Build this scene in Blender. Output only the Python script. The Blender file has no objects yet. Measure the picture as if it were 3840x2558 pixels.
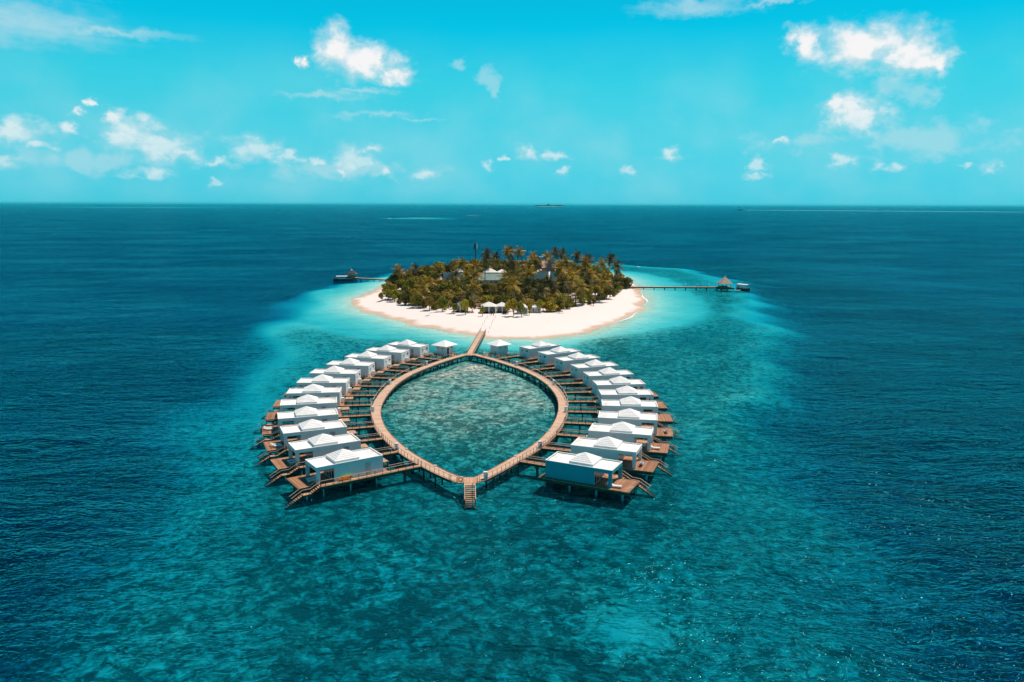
import bpy, math, random
import numpy as np
from mathutils import Matrix, Vector
R = math.radians
SC = bpy.context.scene
COL = SC.collection
PI = math.pi

# ------------------------------------------------------------------ camera
cam_data = bpy.data.cameras.new('camera')
cam = bpy.data.objects.new('camera', cam_data); COL.objects.link(cam)
CAM_Z = 50.0
PITCH = 9.888; ROLL = 0.1865
cam.matrix_world = Matrix.Translation((0, 0, CAM_Z)) @ Matrix.Rotation(R(90 - PITCH), 4, 'X') @ Matrix.Rotation(R(ROLL), 4, 'Z')
cam_data.sensor_width = 36; cam_data.lens = 36 * 2950 / 3840
cam_data.clip_start = 1; cam_data.clip_end = 250000
SC.camera = cam
FPX = 2950.0

def pixdir(px, py):
    c, s = math.cos(R(ROLL)), math.sin(R(ROLL))
    u = px - 1920; v = py - 1279
    u2 = u * c + v * s; v2 = -u * s + v * c
    y, z = FPX, -v2
    cp, sp = math.cos(R(-PITCH)), math.sin(R(-PITCH))
    return Vector((u2, y * cp - z * sp, y * sp + z * cp)).normalized()

# ------------------------------------------------------------------ sun, sky, exposure
SUN_EL, SUN_AZ = 64.0, 52.0        # azimuth clockwise from +Y (north)
sd = Vector((math.sin(R(SUN_AZ)) * math.cos(R(SUN_EL)), math.cos(R(SUN_AZ)) * math.cos(R(SUN_EL)), math.sin(R(SUN_EL))))
sun_data = bpy.data.lights.new('sun', 'SUN'); sun = bpy.data.objects.new('sun', sun_data); COL.objects.link(sun)
sun_data.energy = 4.8; sun_data.angle = R(0.5); sun_data.color = (1.0, 0.88, 0.77)
sun.rotation_euler = sd.to_track_quat('Z', 'Y').to_euler()
sun.location = (60, 60, 120)
SC.view_settings.view_transform = 'Standard'; SC.view_settings.look = 'None'
SC.view_settings.gamma = 1; SC.view_settings.use_curve_mapping = False
SC.view_settings.exposure = 0.0

class NT:
    """small helper round a node tree"""
    def __init__(s, tree):
        s.t = tree; tree.nodes.clear()
    def n(s, kind, **kw):
        nd = s.t.nodes.new(kind)
        for k, v in kw.items(): setattr(nd, k, v)
        return nd
    def link(s, a, b): s.t.links.new(a, b)
    def put(s, sock, v):
        if v is None: return
        if hasattr(v, 'is_output'): s.link(v, sock)
        else:
            if isinstance(v, (tuple, list)) and len(v) == 3 and len(getattr(sock, 'default_value', (0,))) == 4 if hasattr(getattr(sock, 'default_value', 0), '__len__') else False:
                v = (*v, 1)
            sock.default_value = v
    def m(s, op, a, b=None, c=None, clamp=False):
        nd = s.n('ShaderNodeMath', operation=op, use_clamp=clamp)
        s.put(nd.inputs[0], a); s.put(nd.inputs[1], b); s.put(nd.inputs[2], c)
        return nd.outputs[0]
    def vm(s, op, a, b=None):
        nd = s.n('ShaderNodeVectorMath', operation=op)
        s.put(nd.inputs[0], a); s.put(nd.inputs[1], b)
        return nd.outputs[0]
    def mix(s, f, a, b, blend='MIX'):
        nd = s.n('ShaderNodeMix', data_type='RGBA', blend_type=blend, clamp_factor=True)
        s.put(nd.inputs[0], f); s.put(nd.inputs[6], a); s.put(nd.inputs[7], b)
        return nd.outputs[2]
    def noise(s, vec, scale, detail=2, rough=.5, dist=0, lac=2):
        nd = s.n('ShaderNodeTexNoise')
        s.put(nd.inputs['Vector'], vec)
        nd.inputs['Scale'].default_value = scale; nd.inputs['Detail'].default_value = detail
        nd.inputs['Roughness'].default_value = rough; nd.inputs['Distortion'].default_value = dist
        nd.inputs['Lacunarity'].default_value = lac
        return nd.outputs['Fac']
    def map(s, v, a, b, c=0, d=1, smooth=True):
        nd = s.n('ShaderNodeMapRange', interpolation_type='SMOOTHSTEP' if smooth else 'LINEAR')
        s.put(nd.inputs[0], v)
        for i, x in enumerate((a, b, c, d)): nd.inputs[i + 1].default_value = x
        return nd.outputs[0]
    def ramp(s, f, stops):
        nd = s.n('ShaderNodeValToRGB'); s.put(nd.inputs[0], f)
        e = nd.color_ramp.elements
        while len(e) < len(stops): e.new(.5)
        for el, (p, c) in zip(e, stops):
            el.position = p; el.color = (*c, 1)
        return nd.outputs[0]
    def sep(s, v):
        nd = s.n('ShaderNodeSeparateXYZ'); s.put(nd.inputs[0], v); return nd.outputs
    def comb(s, x, y, z):
        nd = s.n('ShaderNodeCombineXYZ'); s.put(nd.inputs[0], x); s.put(nd.inputs[1], y); s.put(nd.inputs[2], z); return nd.outputs[0]

world = bpy.data.worlds.new('World'); SC.world = world; world.use_nodes = True
w = NT(world.node_tree)
sky = w.n('ShaderNodeTexSky', sky_type='NISHITA', sun_disc=False)
sky.sun_elevation = R(SUN_EL); sky.sun_rotation = R(SUN_AZ); sky.altitude = 0; sky.air_density = 1.0; sky.dust_density = 0.6; sky.ozone_density = 1.0
vec = w.n('ShaderNodeTexCoord').outputs['Generated']
vn = w.vm('NORMALIZE', vec)
X, Y, Z = w.sep(vn)
el = w.m('ARCSINE', Z); az = w.m('ARCTAN2', X, Y)
SKY_STRENGTH = 0.10
# the air's own tint: cyan low down, deeper blue-cyan overhead
bw = w.n('ShaderNodeRGBToBW'); w.link(sky.outputs[0], bw.inputs[0])
elf = w.map(el, 0.0, 1.2, 0, 1, smooth=False)
grad = w.ramp(elf, [(0.0, (0.075, 0.65, 0.81)), (0.06, (0.09, 0.68, 0.83)), (0.12, (0.04, 0.68, 0.85)), (0.17, (0.002, 0.61, 0.88)), (0.22, (0.002, 0.52, 0.80)), (0.32, (0.003, 0.30, 0.52)), (0.5, (0.004, 0.11, 0.24)), (1.0, (0.006, 0.050, 0.13))])
# keep a little of the physical sky's own variation: divide by a typical luminance
rel = w.m('MULTIPLY', w.m('POWER', w.m('MULTIPLY', bw.outputs[0], 0.115), 0.15), 1.0)
skyc = w.mix(1.0, grad, w.comb(rel, rel, rel), 'MULTIPLY')
# clouds placed by direction
uv = w.comb(az, w.m('MULTIPLY', el, 1.25), 0.0)
nz = w.noise(uv, 30, 6, .55, .3)
nz2 = w.noise(w.vm('ADD', uv, (3.1, 1.7, 0)), 70, 5, .6, .3)
nlow = w.noise(uv, 9, 4, .5)
wz = w.n('ShaderNodeTexNoise'); w.link(uv, wz.inputs[0]); wz.inputs['Scale'].default_value = 42; wz.inputs['Detail'].default_value = 4; wz.inputs['Roughness'].default_value = .6
wzs = w.sep(wz.outputs['Color'])
azw = w.m('ADD', az, w.m('MULTIPLY', w.m('SUBTRACT', wzs[0], .5), .055)); elw = w.m('ADD', el, w.m('MULTIPLY', w.m('SUBTRACT', wzs[1], .5), .030))
def blob(px, py, hw, hh):
    d = pixdir(px, py)
    a0 = math.atan2(d.x, d.y); e0 = math.asin(d.z)
    da = w.m('MULTIPLY', w.m('SUBTRACT', azw, a0), FPX / hw)
    de = w.m('MULTIPLY', w.m('SUBTRACT', elw, e0), FPX / hh)
    r = w.m('SQRT', w.m('ADD', w.m('MULTIPLY', da, da), w.m('MULTIPLY', de, de)))
    return w.m('SUBTRACT', 1.0, r)
def union(lst, k=1.0):
    acc = None
    for b in lst:
        v = w.m('MULTIPLY', blob(*b[:4]), b[4] if len(b) > 4 else 1.0) if len(b) > 4 else blob(*b)
        acc = v if acc is None else w.m('SMOOTH_MAX', acc, v, 0.15)
    return acc
cum = [(1265, 190, 105, 95), (1370, 240, 160, 85), (1490, 285, 85, 45), (1130, 235, 32, 24),
       (3235, 175, 190, 105), (3400, 195, 150, 95), (3030, 160, 85, 75), (3480, 240, 80, 50), (3220, 425, 130, 78), (3130, 400, 60, 50),
       (500, 500, 120, 70), (620, 540, 150, 60), (430, 440, 50, 40), (700, 570, 70, 34),
       (60, 500, 130, 50), (10, 610, 70, 30), (250, 485, 60, 30), (150, 540, 60, 25), (345, 385, 26, 18), (295, 425, 26, 20),
       (950, 560, 120, 60), (1080, 590, 70, 30), (1180, 600, 45, 18), (1320, 590, 100, 58), (1390, 555, 60, 26), (1290, 655, 40, 20), (1440, 650, 30, 20),
       (1985, 572, 60, 28), (2085, 583, 60, 24), (1885, 582, 26, 18), (1835, 618, 34, 26), (2515, 580, 60, 28), (1600, 655, 50, 30), (2360, 635, 34, 22), (2110, 645, 34, 18),
       (3155, 600, 60, 34), (3358, 622, 50, 22), (2830, 615, 50, 26), (2842, 658, 54, 16), (2930, 525, 34, 20), (3630, 620, 40, 14), (3715, 635, 40, 24), (560, 650, 110, 22), (800, 600, 40, 20), (820, 680, 40, 18)]
cm = union(cum)
dens = w.m('ADD', w.m('ADD', w.m('MULTIPLY', cm, 2.1), .18), w.m('ADD', w.m('MULTIPLY', w.m('SUBTRACT', nz, .5), 2.6), w.m('MULTIPLY', w.m('SUBTRACT', nz2, .5), .45)))
cmask = w.map(dens, -0.02, 2.0)
lowfade = w.map(el, 0.0, 0.15, 0.30, 0.97)
cmask = w.m('MULTIPLY', cmask, lowfade)
wisp = [(3350, 320, 110, 85), (3430, 350, 80, 70), (1840, 300, 70, 60), (1860, 350, 40, 50), (1725, 240, 40, 30), (3560, 190, 40, 34), (3010, 540, 260, 50), (3450, 520, 420, 80), (400, 600, 420, 60), (1300, 640, 420, 50)]
wm = union(wisp)
wd = w.m('ADD', wm, w.m('MULTIPLY', w.m('SUBTRACT', nz, .5), 2.4))
wmask = w.m('MULTIPLY', w.map(wd, 0.15, 0.9), 0.38)
# streaky high cloud
uvs = w.comb(w.m('MULTIPLY', az, 6.0), w.m('ADD', w.m('MULTIPLY', el, 40.0), w.m('MULTIPLY', az, 3.0)), 2.0)
ns = w.noise(uvs, 1.2, 6, .6, .4)
cir = [(90, 80, 330, 85), (380, 120, 260, 26), (0, 30, 230, 60), (2600, 28, 270, 34), (2890, 5, 140, 14), (1200, 362, 240, 18), (1350, 345, 150, 16), (1420, 430, 180, 20), (1560, 450, 140, 12)]
cs = union(cir)
sdens = w.m('ADD', cs, w.m('MULTIPLY', w.m('SUBTRACT', ns, .5), 1.6))
smask = w.m('MULTIPLY', w.map(sdens, -0.1, 1.3), 0.60)
tot = w.m('SUBTRACT', 1.0, w.m('MULTIPLY', w.m('MULTIPLY', w.m('SUBTRACT', 1.0, cmask), w.m('SUBTRACT', 1.0, wmask)), w.m('SUBTRACT', 1.0, smask)))
# faint milky veil low in the sky
veil = w.m('MULTIPLY', w.m('MULTIPLY', w.map(nlow, .35, .75), w.map(el, 0.0, .02, 0.5, 1.0)), w.map(el, .22, .06, 0, .30))
skyv = w.mix(veil, skyc, (0.42, 0.74, 0.80))
nsh = w.noise(w.vm('ADD', uv, (.006, .011, 0)), 30, 6, .55, .3)
lit_ = w.map(w.m('SUBTRACT', nz, nsh), -.12, .10)  # lit and shaded cloud sides painted from a shifted copy of the noise
ccol = w.mix(w.map(w.m('ADD', dens, w.m('MULTIPLY', lit_, .9)), .9, 2.6), (0.58, 0.76, 0.82), (0.95, 0.93, 0.93))
skyf = w.mix(tot, skyv, ccol)
bg = w.n('ShaderNodeBackground'); w.link(skyf, bg.inputs[0]); bg.inputs[1].default_value = 1.0
wo = w.n('ShaderNodeOutputWorld'); w.link(bg.outputs[0], wo.inputs[0])

# ------------------------------------------------------------------ materials
MATS = {}
def newmat(name):
    m = bpy.data.materials.new(name); m.use_nodes = True; MATS[name] = m
    return m, NT(m.node_tree)
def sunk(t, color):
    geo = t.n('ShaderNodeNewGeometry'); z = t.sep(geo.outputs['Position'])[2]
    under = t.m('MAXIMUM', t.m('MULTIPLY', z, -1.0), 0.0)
    return t.mix(t.m('SUBTRACT', 1.0, t.m('EXPONENT', t.m('MULTIPLY', under, -3.5))), color, (.002, .050, .062))  # dimming by the water below the surface is put into the colour
def finish(t, color, rough=.7, bump=None, bstr=.3, bdist=.05, metal=0.0, spec=.4, transl=None):
    b = t.n('ShaderNodeBsdfPrincipled')
    t.put(b.inputs['Base Color'], color if hasattr(color, 'is_output') else (*color, 1))
    t.put(b.inputs['Roughness'], rough); b.inputs['Metallic'].default_value = metal
    b.inputs['Specular IOR Level'].default_value = spec
    if bump is not None:
        bn = t.n('ShaderNodeBump'); bn.inputs['Strength'].default_value = bstr; bn.inputs['Distance'].default_value = bdist
        t.link(bump, bn.inputs['Height']); t.link(bn.outputs[0], b.inputs['Normal'])
    out = t.n('ShaderNodeOutputMaterial'); sh = b.outputs[0]
    if transl:
        tr = t.n('ShaderNodeBsdfTranslucent'); t.put(tr.inputs[0], transl[1])
        mx = t.n('ShaderNodeMixShader'); mx.inputs[0].default_value = transl[0]
        t.link(sh, mx.inputs[1]); t.link(tr.outputs[0], mx.inputs[2]); sh = mx.outputs[0]
    t.link(sh, out.inputs[0])
def objrand(t): return t.n('ShaderNodeObjectInfo').outputs['Random']
def ocoord(t, rnd=False):
    o = t.n('ShaderNodeTexCoord').outputs['Object']
    if rnd:
        r = objrand(t); return t.vm('ADD', o, t.comb(t.m('MULTIPLY', r, 61.0), t.m('MULTIPLY', r, 37.0), t.m('MULTIPLY', r, 17.0)))
    return o
def plain(name, c, rough=.6, var=.15, scale=2.0, **kw):
    m, t = newmat(name)
    v = ocoord(t, True)
    n = t.noise(v, scale, 5, .6)
    dark = tuple(x * (1 - 2 * var) for x in c); lite = tuple(min(.9, x * (1 + var)) for x in c)
    col = t.mix(t.map(n, .3, .7), dark, lite)
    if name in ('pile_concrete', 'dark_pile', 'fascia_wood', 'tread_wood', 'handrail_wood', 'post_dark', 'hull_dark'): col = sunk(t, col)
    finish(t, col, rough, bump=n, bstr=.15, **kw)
def planks(name, c1, c2, uvmode=False, width=.145, axis=0, weather=.5):
    m, t = newmat(name)
    if uvmode: v0 = t.n('ShaderNodeTexCoord').outputs['UV']
    else: v0 = ocoord(t)
    s = t.sep(v0); a = s[axis]; b = s[1 - axis]
    q = t.m('DIVIDE', a, width); fl = t.m('FLOOR', q); fr = t.m('FRACT', q)
    wn = t.n('ShaderNodeTexWhiteNoise', noise_dimensions='2D')
    t.link(t.comb(fl, t.m('MULTIPLY', objrand(t), 31.0), 0.0), wn.inputs[0])
    grain = t.noise(t.comb(t.m('MULTIPLY', a, 9.0), t.m('MULTIPLY', b, .8), t.m('MULTIPLY', objrand(t), 9.0)), 1.0, 5, .6)
    big = t.noise(ocoord(t, True) if not uvmode else v0, .35, 4, .6)
    f = t.m('ADD', t.m('MULTIPLY', wn.outputs[0], .45), t.m('ADD', t.m('MULTIPLY', grain, .35), t.m('MULTIPLY', big, .35)))
    col = t.mix(t.map(f, .25, .9), c1, c2)
    col = t.mix(t.map(big, .52, .75, 0, weather), col, (.42, .36, .31))
    gap = t.map(t.m('ABSOLUTE', t.m('SUBTRACT', fr, .5)), .44, .49)
    col = t.mix(t.m('MULTIPLY', gap, .8), col, (.05, .03, .02))
    finish(t, col, .75, bump=t.m('SUBTRACT', 1.0, gap), bstr=.4, bdist=.01)
planks('old_deck_wood', (.20, .085, .04), (.46, .22, .115), weather=.6)
planks('boardwalk_wood', (.50, .30, .195), (.74, .50, .365), uvmode=True, weather=.65)
planks('walkway_wood', (.44, .22, .125), (.68, .385, .24), weather=.3)
plain('fascia_wood', (.105, .06, .030), .8, .3, 1.5)
plain('rail_wood', (.36, .20, .12), .6, .2)
plain('handrail_wood', (.58, .40, .29), .5, .15)
plain('post_dark', (.07, .04, .026), .7, .3)
plain('tread_wood', (.55, .33, .20), .7, .3, 4)
plain('pile_concrete', (.30, .40, .42), .8, .2, 1.2)
plain('dark_pile', (.05, .065, .06), .8, .3, 1.2)
plain('white_plastic', (.82, .81, .80), .35, .04)
plain('white_metal', (.78, .78, .77), .4, .05)
plain('cabinet_white', (.74, .74, .73), .5, .06)
plain('grey_metal', (.32, .34, .35), .5, .1)
plain('dark_void', (.03, .033, .037), .8, .2)
plain('door_paint', (.50, .36, .34), .6, .12)
plain('pale_door', (.56, .46, .43), .6, .1)
plain('towel_blue', (.08, .22, .42), .9, .2)
plain('kayak_orange', (.75, .20, .03), .35, .1)
plain('kayak_green', (.30, .80, .10), .35, .1)
plain('life_ring_orange', (.80, .15, .04), .5, .1)
plain('chair_red', (.45, .03, .03), .6, .1)
plain('trunk_bark', (.19, .145, .10), .9, .3, 3)
plain('palm_bark', (.26, .21, .16), .9, .25, 3)
plain('plaster_white', (.72, .69, .66), .8, .08, .8)
plain('plaster_grey', (.50, .46, .44), .8, .1, .8)
plain('plaster_rose', (.46, .36, .32), .8, .12, .8)
plain('roof_slate', (.035, .085, .105), .9, .12, .7, spec=.05)
plain('roof_green', (.22, .31, .28), .9, .1, .6, spec=.05)
plain('roof_white', (.80, .77, .75), .7, .06, .7)
plain('roof_pink', (.56, .33, .26), .8, .18, 1.3)
plain('blue_paint', (.02, .20, .32), .6, .1)
plain('hull_dark', (.03, .035, .045), .4, .2)
plain('hull_white', (.76, .76, .75), .35, .04)
plain('cloth_white', (.80, .78, .75), .8, .05)
plain('boat_wood', (.42, .19, .09), .6, .2)
plain('skin', (.42, .24, .16), .6, .05)
plain('cloth_dark', (.03, .05, .08), .9, .1)
plain('cloth_red', (.40, .05, .05), .9, .1)
plain('lamp_globe', (.85, .84, .80), .3, .02)
plain('mast_paint', (.02, .10, .14), .6, .1)
plain('far_tree', (.020, .075, .075), 1, .2, .02)
plain('far_sand', (.6, .6, .5), 1, .1, .02)
plain('driftwood', (.30, .24, .19), .9, .2)
# thatch
m, t = newmat('thatch')
v = ocoord(t)
n = t.noise(t.vm('MULTIPLY', v, (2.2, 2.2, 7)), 2.0, 6, .7)
finish(t, t.mix(t.map(n, .3, .7), (.30, .205, .15), (.66, .50, .39)), .95, bump=n, bstr=.8, bdist=.1)
m, t = newmat('dark_thatch')
v = ocoord(t); n = t.noise(v, 3.0, 6, .7)
finish(t, t.mix(t.map(n, .3, .7), (.035, .03, .03), (.14, .10, .08)), .95, bump=n, bstr=.8, bdist=.1)
# villa wall siding
def siding(name, c, lines=.22):
    m, t = newmat(name)
    v = ocoord(t); s = t.sep(v)
    fr = t.m('FRACT', t.m('DIVIDE', s[2], .2))
    gap = t.map(t.m('ABSOLUTE', t.m('SUBTRACT', fr, .5)), .40, .49)
    n = t.noise(ocoord(t, True), .6, 5, .65)
    streak = t.noise(t.vm('MULTIPLY', ocoord(t, True), (2.5, 2.5, .25)), 1.0, 4, .6)
    col = t.mix(t.map(n, .3, .75), tuple(x * .88 for x in c), c)
    col = t.mix(t.map(streak, .55, .8, 0, .25), col, tuple(x * .6 for x in c))
    col = t.mix(t.m('MULTIPLY', gap, lines), col, tuple(x * .35 for x in c))
    finish(t, col, .7, bump=t.m('SUBTRACT', 1.0, gap), bstr=.35, bdist=.015)
siding('wall_white', (.86, .81, .78))
siding('wall_teal_shade', (.03, .38, .44))
siding('wall_blue_shade', (.62, .72, .72))
# villa roofs: white, dirty at the inner end and in the corners
m, t = newmat('roof_membrane')
v = ocoord(t); s = t.sep(v)
n = t.noise(ocoord(t, True), 1.1, 7, .68, .6)
ins = t.map(s[0], -3.4, -6.2, 0, 1)
st = t.m('MULTIPLY', ins, t.map(n, .34, .78))
n2 = t.noise(ocoord(t, True), .5, 5, .6)
col = t.mix(t.map(n2, .35, .7), (.83, .79, .76), (.90, .87, .85))
col = t.mix(t.m('MULTIPLY', st, t.m('ADD', .45, t.m('MULTIPLY', objrand(t), .5))), col, (.26, .20, .175))
edge = t.m('MULTIPLY', t.map(s[0], 5.6, 6.1), t.map(n, .42, .58))
col = t.mix(t.m('MULTIPLY', edge, .5), col, (.36, .25, .20))
finish(t, col, .75)
m, t = newmat('roof_course_paint')
n = t.noise(ocoord(t, True), .9, 6, .6)
finish(t, t.mix(t.map(n, .3, .7), (.80, .77, .75), (.90, .88, .86)), .7)
# glass
m, t = newmat('glass_dark')
finish(t, (.012, .035, .045), .08, spec=.6)
# foliage
def foliage(name, c1, c2, c3):
    m, t = newmat(name)
    r = objrand(t)
    v = ocoord(t, True)
    n = t.noise(v, .55, 3, .6)
    hi = t.n('ShaderNodeTexWhiteNoise', noise_dimensions='3D'); t.link(t.vm('FLOOR', t.vm('MULTIPLY', v, (2.2, 2.2, 2.2))), hi.inputs[0])
    f = t.m('ADD', t.m('MULTIPLY', n, .6), t.m('MULTIPLY', hi.outputs[0], .4))
    col = t.mix(t.map(f, .28, .62), c1, c2)
    col = t.mix(t.map(t.m('ADD', f, t.m('MULTIPLY', r, .3)), .70, .95), col, c3)
    wn2 = t.n('ShaderNodeTexWhiteNoise', noise_dimensions='1D'); t.link(r, wn2.inputs[1])
    hs = t.n('ShaderNodeHueSaturation'); t.link(col, hs.inputs['Color'])
    t.link(t.map(wn2.outputs[0], 0, 1, .485, .53, False), hs.inputs['Hue']); t.link(t.map(r, 0, 1, .50, 1.40, False), hs.inputs['Value'])
    finish(t, hs.outputs[0], .6, spec=.25, transl=(.22, hs.outputs[0]))
foliage('leaf', (.034, .040, .005), (.27, .205, .009), (.56, .33, .014))
foliage('leaf_olive', (.040, .038, .008), (.27, .185, .020), (.46, .27, .04))
foliage('leaf_bright', (.09, .088, .008), (.36, .29, .014), (.60, .40, .03))
foliage('frond', (.070, .056, .006), (.38, .235, .016), (.88, .45, .07))
foliage('frond_dark', (.016, .024, .008), (.085, .075, .010), (.46, .25, .05))

def watercol(t, coral_fac, sandc=(.62, .54, .40)):
    pass

# seabed: sand and coral, dimming by the water above put into the colour
m, t = newmat('seabed')
geo = t.n('ShaderNodeNewGeometry'); pos = geo.outputs['Position']
sx, sy, sz = t.sep(pos)
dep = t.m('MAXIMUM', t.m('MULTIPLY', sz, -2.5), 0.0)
at = t.n('ShaderNodeAttribute', attribute_name='coral').outputs['Fac']
p2 = t.comb(sx, sy, 0.0)
warp = t.n('ShaderNodeTexNoise'); t.link(p2, warp.inputs[0]); warp.inputs['Scale'].default_value = .35; warp.inputs['Detail'].default_value = 3
pw = t.vm('ADD', p2, t.vm('MULTIPLY', t.vm('SUBTRACT', warp.outputs['Color'], (.5, .5, .5)), (3.2, 3.2, 0)))
n1 = t.noise(pw, .05, 5, .6)
n2 = t.noise(pw, .34, 8, .70, .7)
n3 = t.noise(pw, 1.25, 6, .72, .4)
def heads(sc):
    vo = t.n('ShaderNodeTexVoronoi', feature='SMOOTH_F1'); t.link(pw, vo.inputs[0]); vo.inputs['Scale'].default_value = sc; vo.inputs['Randomness'].default_value = 1; vo.inputs['Smoothness'].default_value = .25
    return t.m('SUBTRACT', 1.0, t.m('MULTIPLY', vo.outputs['Distance'], 1.15))
hd = t.m('ADD', t.m('MULTIPLY', heads(.50), .34), t.m('ADD', t.m('MULTIPLY', heads(1.2), .28), t.m('MULTIPLY', heads(2.6), .18)))
hd = t.m('ADD', hd, t.m('MULTIPLY', n3, .48))
f = t.m('ADD', hd, t.m('ADD', t.m('MULTIPLY', t.m('SUBTRACT', n1, .5), .40), t.m('MULTIPLY', t.m('SUBTRACT', n2, .5), .34)))
warm = t.noise(pw, .5, 4, .65)
lite = t.mix(t.map(warm, .56, .72, 0, .75), (.72, .80, .70), (.72, .56, .32))
lite = t.mix(t.map(t.noise(pw, .9, 4, .6), .60, .74, 0, .6), lite, (.40, .56, .22))
reefc = t.mix(t.map(f, .46, 1.02, smooth=False), (.075, .135, .130), lite)
sandc = t.mix(t.map(t.m('ADD', t.m('MULTIPLY', n3, .5), t.m('MULTIPLY', hd, .55)), .42, .85), (.44, .43, .37), (.84, .82, .75))
hlo = t.map(t.m('ADD', at, 0.0), .05, -.12)
sandc = t.mix(hlo, sandc, (.82, .79, .72))
sandm = t.map(t.m('ADD', t.m('SUBTRACT', .5, at), t.m('MULTIPLY', t.m('SUBTRACT', f, .70), .8)), .05, .42)
alb = t.mix(sandm, reefc, sandc)
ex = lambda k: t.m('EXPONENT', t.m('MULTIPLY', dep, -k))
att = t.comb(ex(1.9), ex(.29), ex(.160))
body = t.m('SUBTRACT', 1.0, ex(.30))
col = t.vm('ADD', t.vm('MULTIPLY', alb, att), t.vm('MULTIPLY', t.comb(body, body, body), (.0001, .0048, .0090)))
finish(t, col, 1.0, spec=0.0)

# beach sand
m, t = newmat('beach_sand')
geo = t.n('ShaderNodeNewGeometry'); pos = geo.outputs['Position']; sx, sy, sz = t.sep(pos)
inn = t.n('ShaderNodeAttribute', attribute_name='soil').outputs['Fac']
n = t.noise(pos, .10, 6, .6); nn = t.noise(pos, 1.2, 5, .7)
dry = t.mix(nn, (.74, .64, .605), (.87, .78, .745))
wet = (.58, .41, .31)
col = t.mix(t.map(t.m('ADD', sz, t.m('MULTIPLY', t.m('SUBTRACT', n, .5), .8)), .06, .36), wet, dry)
tr = t.map(t.noise(t.vm('MULTIPLY', pos, (1, .35, 1)), .5, 6, .7), .62, .75, 0, .35)
col = t.mix(tr, col, (.50, .38, .31))
col = t.mix(t.map(sz, -.05, .02, 1, 0), col, (.76, .70, .60))
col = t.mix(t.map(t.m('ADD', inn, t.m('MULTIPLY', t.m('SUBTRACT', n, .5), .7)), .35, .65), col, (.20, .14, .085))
under = t.m('MAXIMUM', t.m('MULTIPLY', sz, -2.5), 0.0)
ex = lambda k: t.m('EXPONENT', t.m('MULTIPLY', under, -k))
col = t.vm('MULTIPLY', col, t.comb(ex(1.9), ex(.29), ex(.160)))  # water dimming over the submerged edge multiplied into the sand colour
finish(t, col, .95, bump=nn, bstr=.3, bdist=.05, spec=.1)

# sea surface
m, t = newmat('sea_surface')
geo = t.n('ShaderNodeNewGeometry'); pos = geo.outputs['Position']; sx, sy, sz = t.sep(pos)
wp = t.n('ShaderNodeTexNoise'); t.link(t.comb(sx, sy, 0.0), wp.inputs[0]); wp.inputs['Scale'].default_value = .03; wp.inputs['Detail'].default_value = 3
pw = t.vm('ADD', t.comb(sx, sy, 0.0), t.vm('MULTIPLY', t.vm('SUBTRACT', wp.outputs['Color'], (.5, .5, .5)), (14, 14, 0)))
def waves(sc, st, ang, det, ro):
    mp = t.n('ShaderNodeMapping'); t.link(pw, mp.inputs[0]); mp.inputs['Rotation'].default_value = (0, 0, R(ang)); mp.inputs['Scale'].default_value = (st, 1, 1)
    return t.noise(mp.outputs[0], sc, det, ro, .3)
h = t.m('ADD', t.m('MULTIPLY', waves(.11, .38, 14, 2, .5), 2.3), t.m('ADD', t.m('MULTIPLY', waves(.42, .42, -12, 3, .55), 1.35), t.m('MULTIPLY', waves(1.5, .55, 6, 2, .5), .55)))
h = t.m('ADD', h, t.m('MULTIPLY', waves(3.6, .7, 0, 1, .5), .06))
wind = t.map(t.noise(t.comb(t.m('MULTIPLY', sx, .5), sy, 0.0), .012, 4, .6), .35, .68, .6, 1.25)
h = t.m('MULTIPLY', h, wind)
bn = t.n('ShaderNodeBump'); bn.inputs['Strength'].default_value = 1.0; bn.inputs['Distance'].default_value = 1.0
t.link(h, bn.inputs['Height'])
fr = t.n('ShaderNodeFresnel'); fr.inputs['IOR'].default_value = 1.33; t.link(bn.outputs[0], fr.inputs['Normal'])
gl = t.n('ShaderNodeBsdfGlossy'); gl.inputs['Roughness'].default_value = .09; t.link(bn.outputs[0], gl.inputs['Normal'])
gl.inputs['Color'].default_value = (.14, .90, .96, 1)
tr = t.n('ShaderNodeBsdfTransparent'); tr.inputs['Color'].default_value = (.98, .99, .99, 1)
mx = t.n('ShaderNodeMixShader'); t.link(t.m('MAXIMUM', t.m('MULTIPLY', t.m('POWER', fr.outputs[0], 1.5), .76), t.m('MULTIPLY', fr.outputs[0], .24)), mx.inputs[0])
df = t.n('ShaderNodeBsdfDiffuse'); df.inputs['Color'].default_value = (.001, .045, .065, 1)   # light scattered back by the water itself
mb_ = t.n('ShaderNodeMixShader'); mb_.inputs[0].default_value = .10
t.link(tr.outputs[0], mb_.inputs[1]); t.link(df.outputs[0], mb_.inputs[2])
t.link(mb_.outputs[0], mx.inputs[1]); t.link(gl.outputs[0], mx.inputs[2])
out = t.n('ShaderNodeOutputMaterial'); t.link(mx.outputs[0], out.inputs[0])
# foam
m, t = newmat('foam')
n = t.noise(t.n('ShaderNodeNewGeometry').outputs['Position'], 1.5, 5, .7)
finish(t, t.mix(t.map(n, .4, .6), (.55, .72, .75), (.85, .87, .88)), .9)

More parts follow.
